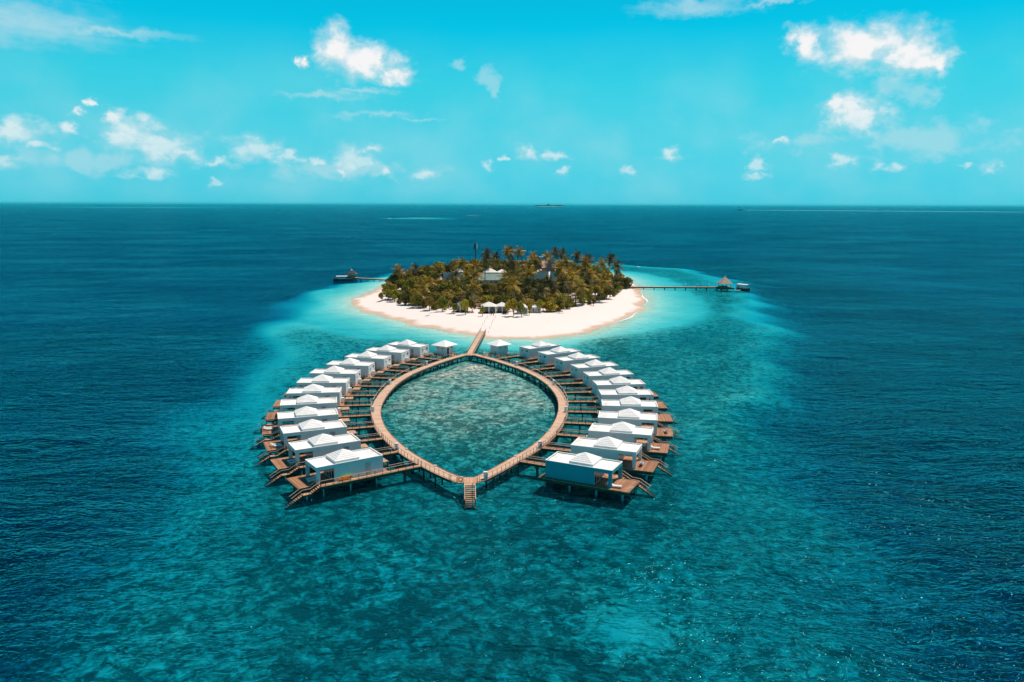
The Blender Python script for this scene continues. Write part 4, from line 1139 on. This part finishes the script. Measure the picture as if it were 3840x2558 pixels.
# ------------------------------------------------------------------ island buildings
def gable(name, loc, rz, L, W, H, RH, wallm, roofm, lab, cat='building', windows=0, strip_=False):
    r = empty(name, loc, R(rz), lab, cat)
    MB().box(-L / 2, L / 2, -W / 2, W / 2, 0, H).build('wall', wallm, r)
    o = .7
    vs = [(-L / 2 - o, -W / 2 - o, H + .01), (L / 2 + o, -W / 2 - o, H + .01), (L / 2 + o, W / 2 + o, H + .01), (-L / 2 - o, W / 2 + o, H + .01), (-L / 2 - o, 0, H + RH), (L / 2 + o, 0, H + RH)]
    rf = MB().add(vs, [(0, 3, 2, 1), (0, 1, 5, 4), (2, 3, 4, 5), (1, 2, 5), (3, 0, 4)]).build('roof', roofm, r)
    for k in range(windows):
        x = -L / 2 + (k + .5) * L / windows
        f = MB().box(x - .55, x + .55, -W / 2 - .06, -W / 2 - .001, .9, H - .5).build('window', 'white_metal', r)
        MB().box(x - .45, x + .45, -W / 2 - .08, -W / 2 - .061, 1.0, H - .6).build('pane', 'glass_dark', f)
    if strip_:
        MB().bar((L * .28, -W / 2 - .7, H + .10), (L * .28, 0, H + RH + .10), .9, .1).build('roof_strip', 'roof_white', rf)
    return r
def hip(name, loc, rz, L, W, H, RH, wallm, roofm, lab, cat='building', cols=False, win=0):
    r = empty(name, loc, R(rz), lab, cat)
    if cols:
        MB().box(-L / 2, L / 2, -W / 2, W / 2, 0, .35).build('platform', 'fascia_wood', r)
        MB().box(-L / 2 + .3, L / 2 - .3, W / 2 - .3, W / 2 - .1, .351, H - .002).build('back_wall', wallm, r)
        for x in (-L / 2 + .3, 0, L / 2 - .3): MB().box(x - .2, x + .2, -W / 2 + .2, -W / 2 + .6, .351, H - .002).build('column', 'plaster_white', r)
    else: MB().box(-L / 2 + .4, L / 2 - .4, -W / 2 + .4, W / 2 - .4, 0, H - .002).build('wall', wallm, r)
    k = max(0, L - W) / 2
    vs = [(-L / 2 - .3, -W / 2 - .3, H), (L / 2 + .3, -W / 2 - .3, H), (L / 2 + .3, W / 2 + .3, H), (-L / 2 - .3, W / 2 + .3, H), (-k, 0, H + RH), (k + .01, 0, H + RH)]
    MB().add(vs, [(0, 3, 2, 1), (0, 1, 5, 4), (1, 2, 5), (2, 3, 4, 5), (3, 0, 4)]).build('roof', roofm, r)
    for q in range(win):
        x = -L / 2 + (q + .5) * L / win
        f = MB().box(x - .5, x + .5, -W / 2 + .34, -W / 2 + .399, .8, H - .6).build('window', 'white_metal', r)
        MB().box(x - .4, x + .4, -W / 2 + .32, -W / 2 + .339, .9, H - .7).build('pane', 'glass_dark', f)
    return r
GZ0 = 1.2
hip('beach_pavilion', (-10.6, 355, .9), 3, 6.6, 6.6, 3.5, 1.9, 'plaster_rose', 'roof_white', 'open beach pavilion with white pyramid roof at the end of the sand path', 'pavilion', cols=True)
hip('beach_pavilion', (-4.6, 356, .9), 3, 5.4, 5.4, 3.4, 1.7, 'plaster_rose', 'roof_white', 'smaller white roofed pavilion joined to the right of the beach pavilion', 'pavilion', cols=True)
hip('beach_pavilion', (-23.5, 358, .9), -4, 5.5, 5, 3.4, 1.6, 'plaster_rose', 'roof_white', 'white roofed pavilion half hidden by trees left of the sand path', 'pavilion', cols=True)
hip('beach_house', (4.6, 353, .9), 8, 5.2, 6, 3.4, 1.5, 'plaster_white', 'roof_white', 'white block house behind shrubs at the front of the grove', win=2)
hip('beach_house', (10.6, 356.5, .9), 8, 5.2, 5, 3.0, 1.0, 'plaster_grey', 'roof_white', 'grey walled house right of the white block house', win=2)
gable('resort_building', (-36, 486, GZ0), 14, 13, 11, 4.6, 2.6, 'plaster_grey', 'roof_slate', 'grey walled building with dark blue slate roof left of the mast', windows=4)
b2 = gable('resort_building', (-25.5, 464, GZ0), 62, 15, 5, 3.4, 1.4, 'plaster_grey', 'roof_slate', 'long low building with a row of blue columns below the mast')
for k in range(9): MB().box(-6.6 + k * 1.6, -6.1 + k * 1.6, -3.2, -2.7, 0, 3.4).build('column', 'blue_paint', b2)
gable('resort_building', (-13, 480, GZ0), 2, 15.5, 14, 3.6, 3.2, 'plaster_grey', 'roof_green', 'wide building with pale green roof in the heart of the grove', windows=5)
hip('resort_building', (-14.5, 507, GZ0), 2, 8.5, 8, 5.6, 2.6, 'plaster_white', 'roof_white', 'building with white pyramid roof behind the pale green roof')
hip('resort_building', (-6.8, 508, GZ0), 2, 6, 6.5, 5.4, 1.9, 'plaster_white', 'roof_white', 'small white pyramid roof right of the larger one in the grove')
hip('resort_building', (-34.5, 509, GZ0), 2, 7.5, 7, 5.6, 2.0, 'plaster_white', 'roof_white', 'white hipped roof behind the slate building')
hip('resort_building', (-27.3, 511, GZ0), 2, 5, 6, 5.6, 1.8, 'plaster_white', 'roof_white', 'small white hipped roof beside the mast')
gable('resort_building', (4, 498, GZ0), 3, 6.5, 9, 4.6, 2, 'plaster_white', 'roof_green', 'small pale green roofed building between two tall palms')
gable('resort_building', (18.5, 486, GZ0), -4, 16, 18, 3.6, 4.0, 'plaster_grey', 'roof_slate', 'large dark slate roof with a white strip right of the centre', strip_=True)
gable('resort_building', (25.5, 554, GZ0), 0, 8.5, 12, 5.0, 4.6, 'plaster_rose', 'roof_pink', 'building with pink tiled roof at the back of the grove')
hip('resort_building', (-56, 440, GZ0), 20, 6, 5, 4.4, 1.4, 'plaster_white', 'roof_white', 'white roofed cottage hidden in the left of the grove')
# mast
ms = empty('radio_mast', (-23.2, 500, 1.0), 0, 'tall dark radio mast with antenna panels above the left of the grove', 'mast')
MB().tube([(0, 0, 0), (0, 0, 24.5)], [.5, .3], 10).build('pole', 'mast_paint', ms)
MB().tube([(0, 0, 20.2), (0, 0, 20.4)], 1.0, 12).build('platform', 'mast_paint', ms)
for k in range(6):
    a = k * PI / 3 + .3
    Mx = Matrix.Rotation(a, 4, 'Z')
    o = MB().box(.85, 1.05, -.26, .26, 21.0, 24.2, Mx).build('antenna_panel', 'white_metal' if k in (0, 5) else 'mast_paint', ms)
MB().tube([(0, 0, 24.5), (0, 0, 26.2)], .06, 6).build('spike', 'mast_paint', ms)

# beach furniture and people near the pavilion
def bl(px, py, lab, rz, towel=False):
    d = pixdir(px, py); tt = (CAM_Z - .6) / -d.z; x, y = d.x * tt, d.y * tt
    o = copy_tree(lg0); o.location = (x, y, ground_z(x, y) + .01); o.rotation_euler = (0, 0, R(rz)); tag(o, lab, 'sun lounger', 'loungers on the beach')
    for c in o.children:
        if c.name.startswith(('seat', 'backrest')) and towel: c.data = c.data.copy(); c.data.materials.clear(); c.data.materials.append(MATS['towel_blue'])
bl(1603, 1188, 'blue lounger out on the bare sand at the left of the beach', 20, True); bl(1617, 1180, 'white lounger beside the blue one on the left beach', 30)
bl(1545, 1160, 'blue lounger in tree shade near the left end of the beach', 10, True); bl(1557, 1158, 'white lounger in tree shade near the left end of the beach', 10)
bl(2093, 1181, 'blue lounger in palm shade on the right beach', -10, True); bl(2107, 1181, 'white lounger in palm shade on the right beach', -10); bl(2302, 1107, 'white lounger alone under the far right trees', 40)
def chairset(px, py, lab):
    d = pixdir(px, py); tt = (CAM_Z - .9) / -d.z; x, y = d.x * tt, d.y * tt
    r = empty('dining_chair', (x, y, ground_z(x, y)), 1.2, lab, 'chair')
    MB().box(-.3, .3, -.3, .3, .42, .5).build('seat', 'chair_red', r); MB().box(-.3, .3, .24, .32, .501, 1.1).build('backrest', 'chair_red', r)
    for a in (-.25, .25):
        for b in (-.25, .25): MB().box(a - .04, a + .04, b - .04, b + .04, 0, .419).build('leg', 'white_plastic', r)
chairset(1761, 1178, 'dark red chair under the trees left of the beach pavilion'); chairset(1775, 1177, 'dark red chair nearer the beach pavilion steps')
def person(x, y, rz, top, legs, lab, stride=.12):
    z = ground_z(x, y)
    r = empty('person', (x, y, z), rz, lab, 'person')
    J = [(0, 0, .95), (0, 0, 1.2), (0, 0, 1.42), (0, 0, 1.52), (0, .02, 1.64), (0, .02, 1.76),
         (.10, 0, .90), (.11, stride, .50), (.11, stride * 1.1, .08), (.11, stride * 1.1 + .15, .04), (-.10, 0, .90), (-.11, -stride, .50), (-.11, -stride * 1.6, .08), (-.11, -stride * 1.6 + .15, .04),
         (.19, 0, 1.40), (.24, -.04, 1.12), (.25, .08, .86), (.25, .12, .76), (-.19, 0, 1.40), (-.24, .05, 1.12), (-.25, .14, .88), (-.25, .18, .78)]
    E_ = [(0, 1), (1, 2), (2, 3), (3, 4), (4, 5), (0, 6), (6, 7), (7, 8), (8, 9), (0, 10), (10, 11), (11, 12), (12, 13), (2, 14), (14, 15), (15, 16), (16, 17), (2, 18), (18, 19), (19, 20), (20, 21)]
    Rd = [.15, .14, .15, .06, .10, .08, .09, .065, .045, .04, .09, .065, .045, .04, .06, .045, .035, .04, .06, .045, .035, .04]
    me = bpy.data.meshes.new('body'); me.from_pydata(J, E_, []); o = put(me, 'body', 'skin', r)
    sk = o.modifiers.new('skin', 'SKIN'); sb = o.modifiers.new('sub', 'SUBSURF'); sb.levels = 1; sb.render_levels = 1
    for q, rd in zip(me.skin_vertices[0].data, Rd): q.radius = (rd, rd * .8)
    me.skin_vertices[0].data[0].use_root = True
    MB().tube([(0, 0, .95), (0, 0, 1.15), (0, 0, 1.42), (0, 0, 1.47)], [.20, .19, .21, .10], 10).build('shirt', top, r)
    for s in (-1, 1):
        k = stride * (1 if s > 0 else -1)
        MB().tube([(s * .06, 0, .98), (s * .11, k, .5), (s * .11, k * 1.3, .12)], [.14, .09, .065], 8).build('trouser_leg', legs, r)
    MB().tube([(0, 0, 1.66), (0, -.01, 1.74), (0, -.01, 1.80)], [.115, .12, .05], 8).build('hair', 'hull_dark', r)
d = pixdir(1842, 1188); tt = (CAM_Z - .8) / -d.z
person(d.x * tt, d.y * tt, .4, 'cloth_dark', 'cloth_dark', 'person in dark clothes standing on the sand before the pavilion column')
d = pixdir(1851, 1189); tt = (CAM_Z - .8) / -d.z
person(d.x * tt, d.y * tt, 2.4, 'cloth_red', 'skin', 'person in a red top standing right of the one in dark clothes', .05)
d = pixdir(1809, 1187); tt = (CAM_Z - .8) / -d.z
person(d.x * tt, d.y * tt, 1.4, 'cloth_white', 'skin', 'person in a white top near the small tree left of the pavilion', .05)

# ------------------------------------------------------------------ jetties, gazebos, boats
def jetty(a, b, wdt, z, n, lab, lampside=None):
    r = empty('jetty', (0, 0, 0), 0, lab, 'jetty')
    A, B = Vector(a), Vector(b); d = (B - A).normalized(); n_ = Vector((d.y, -d.x)); Ln = (B - A).length
    path = [A + (B - A) * (k / 20) for k in range(21)]
    strip('deck', [p - n_ * wdt / 2 for p in path], [p + n_ * wdt / 2 for p in path], 'boardwalk_wood', r, z, .15)
    for s in (-1, 1): MB().bar((*(A + n_ * s * wdt * .42), z - .5), (*(B + n_ * s * wdt * .42), z - .5), .16, .68).build('side_beam', 'fascia_wood', r)
    for k in range(n + 1):
        for s in (-1, 1):
            q = A + d * (Ln * k / n) + n_ * s * wdt * .35
            MB().tube([(q.x, q.y, z - .85), (q.x, q.y, -7)], .17, 6).build('pile', 'dark_pile', r)
    return r
jl = jetty((-72, 505), (-104.5, 521.5), 2.0, 1.5, 7, 'plank jetty running from the left end of the island to the moored boat')
jr = jetty((66, 469), (122.6, 469.0), 1.9, 1.5, 9, 'long plank jetty with globe lamps running right to the thatched gazebo')
for k in range(8):
    for s in (0,):
        x = 69.6 + k * 6.9
        lp = empty('jetty_lamp', (x, 470.1, 1.5), 0, '%s white globe lamp on the right jetty counting from the island' % ORD[k], 'lamp', 'globe lamps on the right jetty')
        MB().tube([(0, 0, 0), (0, 0, 1.2)], .05, 6).build('post', 'post_dark', lp)
        g = MB()
        for i in range(7):
            for j in range(10):
                a = PI * i / 6; b = 2 * PI * j / 10; g.v.append((.28 * math.sin(a) * math.cos(b), .28 * math.sin(a) * math.sin(b), 1.42 + .28 * math.cos(a)))
        for i in range(6):
            for j in range(10): g.f.append((i * 10 + j, (i + 1) * 10 + j, (i + 1) * 10 + (j + 1) % 10, i * 10 + (j + 1) % 10))
        smooth(g.build('globe', 'lamp_globe', lp))
def gazebo(x, y, rz, half, eave, apex, tm, lab, base=(4.2, 4.4)):
    r = empty('thatched_gazebo', (x, y, 0), R(rz), lab, 'gazebo')
    bx, by = base
    MB().box(-bx, bx, -by, by, 1.35, 1.5).build('deck', 'boardwalk_wood', r)
    MB().box(-bx + .05, bx - .05, -by + .05, by - .05, .55, 1.348).build('skirt', 'fascia_wood', r)
    for a in (-1, 0, 1):
        for b in (-1, 1):
            MB().tube([(a * (bx - .5), b * (by - .5), .549), (a * (bx - .5), b * (by - .5), -7)], .18, 6).build('pile', 'dark_pile', r)
    for a in (-1, 1):
        for b in (-1, 1): MB().box(a * half * .72 - .1, a * half * .72 + .1, b * half * .72 - .1, b * half * .72 + .1, 1.501, eave + .35).build('post', 'post_dark', r)
    n = 4; mb = MB(); lay = [(half, eave), (half * .985, eave + .22), (half * .55, eave + (apex - eave) * .46), (.22, apex - .25), (.02, apex)]
    for (h0, z0), (h1, z1) in zip(lay, lay[1:]): pass
    for q, zz in lay:
        mb.v += [(-q, -q, zz), (q, -q, zz), (q, q, zz), (-q, q, zz)]
    for i in range(len(lay) - 1):
        for j in range(4):
            j2 = (j + 1) % 4; mb.f.append((i * 4 + j, i * 4 + j2, i * 4 + 4 + j2, i * 4 + 4 + j))
    mb.f.append((3, 2, 1, 0)); mb.build('roof', tm, r)
    MB().box(-half * .7, half * .7, half * .72 - .06, half * .72, 1.502, 2.2).build('bench_back', 'tread_wood', r)
    return r
gz = gazebo(126.6, 467.6, 8, 3.7, 3.5, 8.0, 'thatch', 'gazebo with tall brown thatched pyramid roof at the end of the right jetty')
MB().tube([(0, 0, 7.9), (0, 0, 8.4)], [.35, .05], 8).build('finial', 'cloth_white', gz)
gzl = gazebo(-107.0, 524.5, 0, 2.9, 3.9, 6.6, 'dark_thatch', 'small gazebo with dark peaked roof and white tip behind the moored left boat', (3.2, 3.4))
MB().tube([(0, 0, 6.2), (0, 0, 7.0)], [.6, .05], 8).build('finial', 'cloth_white', gzl)
e = MB(); 
for a, b, c_, d_ in ((-3.15, 3.15, -3.15, -2.9), (-3.15, 3.15, 2.9, 3.15), (-3.15, -2.9, -2.9, 2.9), (2.9, 3.15, -2.9, 2.9)): e.box(a, b, c_, d_, 3.55, 3.95)
e.build('fringe', 'boat_wood', gzl)
def boat(loc, rz, L, W, D, hullm, lab, canopy=None, name='boat', rock=.6, stemh=0):
    r = empty(name, loc, R(rz), lab, 'boat')
    mb = MB(); n = 16; m_ = 8
    for i in range(n + 1):
        u = -1 + 2 * i / n; f = max(.03, 1 - min(1, abs(u)) ** 2.6)
        top = D + rock * abs(u) ** 3
        for j in range(m_ + 1):
            a = PI * j / m_; mb.v.append((u * L / 2, W / 2 * f ** .7 * math.copysign(abs(math.cos(a)) ** .6, math.cos(a)), top - (top + .5) * max(0.0, math.sin(a)) ** .7))
    for i in range(n):
        for j in range(m_):
            a = i * (m_ + 1) + j; b = a + m_ + 1; mb.f.append((a, a + 1, b + 1, b))
    smooth(mb.build('hull', hullm, r))
    db = MB()
    for i in range(n + 1):
        u = -1 + 2 * i / n; f = max(.03, 1 - min(1, abs(u)) ** 2.6) ** .7 * .93; db.v += [(u * L / 2, -W / 2 * f, D * .75), (u * L / 2, W / 2 * f, D * .75)]
    for i in range(n): db.f.append((2 * i, 2 * i + 2, 2 * i + 3, 2 * i + 1))
    db.build('deck', 'boat_wood', r)
    gb = MB()
    for s in (-1, 1):
        pts = []
        for i in range(n + 1):
            u = -1 + 2 * i / n; f = max(.03, 1 - min(1, abs(u)) ** 2.6) ** .7; pts.append((u * L / 2, s * W / 2 * f, D + rock * abs(u) ** 3 + .03))
        gb.tube(pts, .07, 5)
    gb.build('gunwale', 'boat_wood' if hullm == 'hull_dark' else 'hull_white', r)
    if canopy:
        x0, x1, z, cw, cmm = canopy
        c = MB(); k = 6
        for i in range(k + 1):
            y = -cw / 2 + cw * i / k; zz = z + .22 * (1 - (2 * i / k - 1) ** 2); c.v += [(x0, y, zz), (x1, y, zz), (x0, y, zz - .1), (x1, y, zz - .1)]
        for i in range(k):
            a = 4 * i; b = a + 4; c.f += [(a, a + 1, b + 1, b), (a + 2, b + 2, b + 3, a + 3), (a, b, b + 2, a + 2), (a + 1, a + 3, b + 3, b + 1)]
        c.f += [(0, 2, 3, 1), (4 * k, 4 * k + 1, 4 * k + 3, 4 * k + 2)]
        c.build('canopy', cmm, r)
        for x in (x0 + .2, (x0 + x1) / 2, x1 - .2):
            for y in (-cw / 2 + .15, cw / 2 - .15): MB().box(x - .05, x + .05, y - .05, y + .05, D * .75, z - .001).build('canopy_post', 'post_dark' if hullm == 'hull_dark' else 'white_metal', r)
        for x in (x0 + .8, x0 + 2.2, x0 + 3.6):
            if x < x1 - .6: MB().box(x - .25, x + .25, -cw / 2 + .3, cw / 2 - .3, D * .75 + .01, D * .75 + .5).build('bench', 'tread_wood', r)
    return r
bt = boat((-110.8, 515.5, 0), 14, 13.0, 3.4, 1.15, 'hull_dark', 'long dark wooden boat with white canopy moored at the left jetty', (-4.6, 2.6, 3.0, 3.0, 'cloth_white'), rock=.7)
MB().bar((-6.45, 0, 1.6), (-6.7, 0, 4.0), .16, .16).build('stem_post', 'hull_dark', bt)
MB().box(-4.6, -4.5, -1.4, 1.4, 1.0, 2.9).build('end_panel', 'boat_wood', bt)
b2 = boat((136.6, 464.0, 0), -52, 9.5, 3.6, 1.3, 'hull_dark', 'white canopied boat lying beyond the thatched gazebo on the right', (-3.4, 3.9, 3.6, 3.6, 'cloth_white'), rock=.5)
MB().box(-1.8, 1.2, -1.3, 1.3, 1.0, 2.5).build('cabin', 'hull_white', b2)
MB().box(-3.6, -3.3, -1.5, 1.5, 1.0, 3.4).build('end_panel', 'hull_white', b2)
boat((132.6, 461.0, 0), 5, 3.8, 1.3, .45, 'hull_white', 'tiny white dinghy between the gazebo platform and the canopied boat', rock=.2, name='dinghy')

# ferry far out with its wake
fy = empty('ferry', (2122, 7425, 0), R(188), 'dark hulled ferry with white upper deck far out near the horizon', 'boat')
mb = MB()
for u, w_ in ((-1, .7), (-.5, 1), (.4, 1), (.8, .6), (1, .05)):
    mb.v += [(u * 21, -w_ * 5, 5 + max(0, u) * 2), (u * 21, w_ * 5, 5 + max(0, u) * 2), (u * 20, -w_ * 3.5, -1), (u * 20, w_ * 3.5, -1)]
for i in range(4):
    a = 4 * i; b = a + 4; mb.f += [(a, b, b + 1, a + 1), (a + 2, a + 3, b + 3, b + 2), (a, a + 2, b + 2, b), (a + 1, b + 1, b + 3, a + 3)]
mb.f += [(0, 1, 3, 2), (16, 18, 19, 17)]
mb.build('hull', 'hull_dark', fy); MB().frustum(13, 4.2, 6, 9, 3.6, 11, -3).build('upper_deck', 'hull_white', fy); MB().frustum(6, 3.4, 11.01, 4, 3, 16, -6).build('bridge_deck', 'hull_white', fy)
m, t = newmat('wake_foam')
finish(t, (.16, .52, .60), .9)
def wake(name, pts, w0, w1):
    mb = MB(); n = len(pts)
    for i, (x, y) in enumerate(pts):
        u = i / (n - 1); hw = w0 + (w1 - w0) * u; mb.v += [(x, y - hw, .25), (x, y + hw, .25)]
    for i in range(n - 1): mb.f.append((2 * i, 2 * i + 2, 2 * i + 3, 2 * i + 1))
    o = mb.build(name, 'wake_foam'); return tag(o, kind='stuff', label='long pale wake trailing on the far sea', cat='foam')
o = wake('wake', [(2142 + k * 90, 7405 - k * 66) for k in range(21)], 110, 150); o['label'] = 'long white wake trailing right behind the far ferry'
o = wake('wake', [(2400 + k * 110, 7420 - k * 52) for k in range(16)], 50, 30); o['label'] = 'thin second line of wake behind the far ferry'
# breaking water on the reef edge and the far bank
def foamstreak(px0, px1, py, lab, th=1.0, seed=1):
    g = random.Random(seed); mb = MB(); n = 16
    for i in range(n + 1):
        px = px0 + (px1 - px0) * i / n; d = pixdir(px, py + g.uniform(-.6, .6)); tt = (CAM_Z - .12) / -d.z; x, y = d.x * tt, d.y * tt
        hw = th * math.sin(PI * min(max(i / n, .03), .97)) * g.uniform(.5, 1.2)
        mb.v += [(x, y - hw, .12), (x, y, .3), (x, y + hw, .12)]
    for i in range(n):
        a = 3 * i; mb.f += [(a, a + 3, a + 4, a + 1), (a + 1, a + 4, a + 5, a + 2)]
    o = mb.build('foam', 'foam'); tag(o, lab, 'foam', kind='stuff')
foamstreak(1455, 1470, 819, 'white breaker on the left end of the far sandbank', 10, 2)
foamstreak(1750, 1800, 808.5, 'white breakers on the right end of the far sandbank', 10, 3)
foamstreak(2012, 2040, 963, 'white surf on the reef behind the island, between the palms', 1.6, 4)
foamstreak(2310, 2340, 991, 'pale surf line on the reef right behind the grove', 1.2, 5)
foamstreak(2388, 2402, 1000, 'short white surf streak on the reef right of the grove', 1.3, 6)
foamstreak(1806, 1824, 1003, 'white surf on the back shore seen beside the mast', 1.6, 7)
foamstreak(1500, 1600, 773, 'thin foam line on the far left sea', 14, 9)
# thin broken line of foam where small waves run up the right of the beach
mb = MB(); g = random.Random(11)
pts = catmull(SHORE[1:9], 1.5)
for i, p in enumerate(pts):
    tg = (pts[min(i + 1, len(pts) - 1)] - pts[max(i - 1, 0)]).normalized(); n_ = Vector((-tg.y, tg.x)) * -1
    q = p + n_ * (-.6 + .9 * math.sin(i * .23) * math.sin(i * .071 + 1)); hw = max(.03, .45 * math.sin(i * .13 + 1) + g.uniform(.0, .35))
    a = q - n_ * hw; b = q + n_ * hw; mb.v += [(a.x, a.y, .10), (b.x, b.y, .10)]
for i in range(len(pts) - 1): mb.f.append((2 * i, 2 * i + 2, 2 * i + 3, 2 * i + 1))
o = mb.build('shore_foam', 'foam'); tag(o, 'broken line of foam along the right edge of the beach', 'foam', kind='stuff')
# far islands
def farisland(cx, cy, L, H, lab, seed, name='far_island', trees=True):
    g = random.Random(seed)
    mb = MB(); n = 30
    for i in range(n + 1):
        u = i / n; e = max(0.0, math.sin(PI * u)) ** .5; x = cx + (u - .5) * L
        mb.v += [(x, cy - L * .10 * e, 0), (x, cy, H * .12 * e + .2), (x, cy + L * .1 * e, 0)]
    for i in range(n):
        a = 3 * i; mb.f += [(a, a + 3, a + 4, a + 1), (a + 1, a + 4, a + 5, a + 2)]
    o = mb.build(name, 'far_sand' if trees else 'far_tree'); tag(o, kind='structure')
    if trees:
        mb = MB()
        for k in range(900):
            u = g.random(); e = math.sin(PI * min(max(u, .02), .98)) ** .4; x = cx + (u - .5) * L * .93
            hh = H * e * (.45 + .35 * math.sin(u * 9 + 1) ** 2 + (.5 if abs(u - .43) < .02 else 0)) * g.uniform(.3, 1)
            y = cy - L * .03 + g.uniform(0, L * .08); s = g.uniform(6, 13)
            mb.add([(x - s, y, hh - s * .6), (x + s, y + g.uniform(-s, s), hh - s * .5), (x + g.uniform(-s, s), y, hh + s * .6), (x, y + s, hh)], [(0, 1, 2), (0, 1, 3), (1, 2, 3), (0, 2, 3)])
        o = mb.build('far_wood', 'far_tree'); tag(o, lab, 'trees', kind='stuff')
farisland(815, 17000, 720, 42, 'dark line of trees on the small far island at the horizon', 3)
farisland(3700, 30000, 700, 30, '', 4, trees=False)
farisland(-2300, 32000, 1300, 24, '', 5, trees=False)
farisland(17600, 30000, 3500, 34, '', 6, trees=False)
farisland(7500, 34000, 500, 26, '', 7, trees=False)

# ------------------------------------------------------------------ sea air
m, t = newmat('sea_air')
pv = t.n('ShaderNodeVolumePrincipled'); pv.inputs['Color'].default_value = (.06, .80, .98, 1); pv.inputs['Density'].default_value = 2.0e-5; pv.inputs['Anisotropy'].default_value = 0
out = t.n('ShaderNodeOutputMaterial'); t.link(pv.outputs[0], out.inputs['Volume'])
o = MB().box(-BIG - 500, BIG + 500, -2500, BIG + 500, -6, 62).build('haze', 'sea_air'); tag(o, kind='stuff')
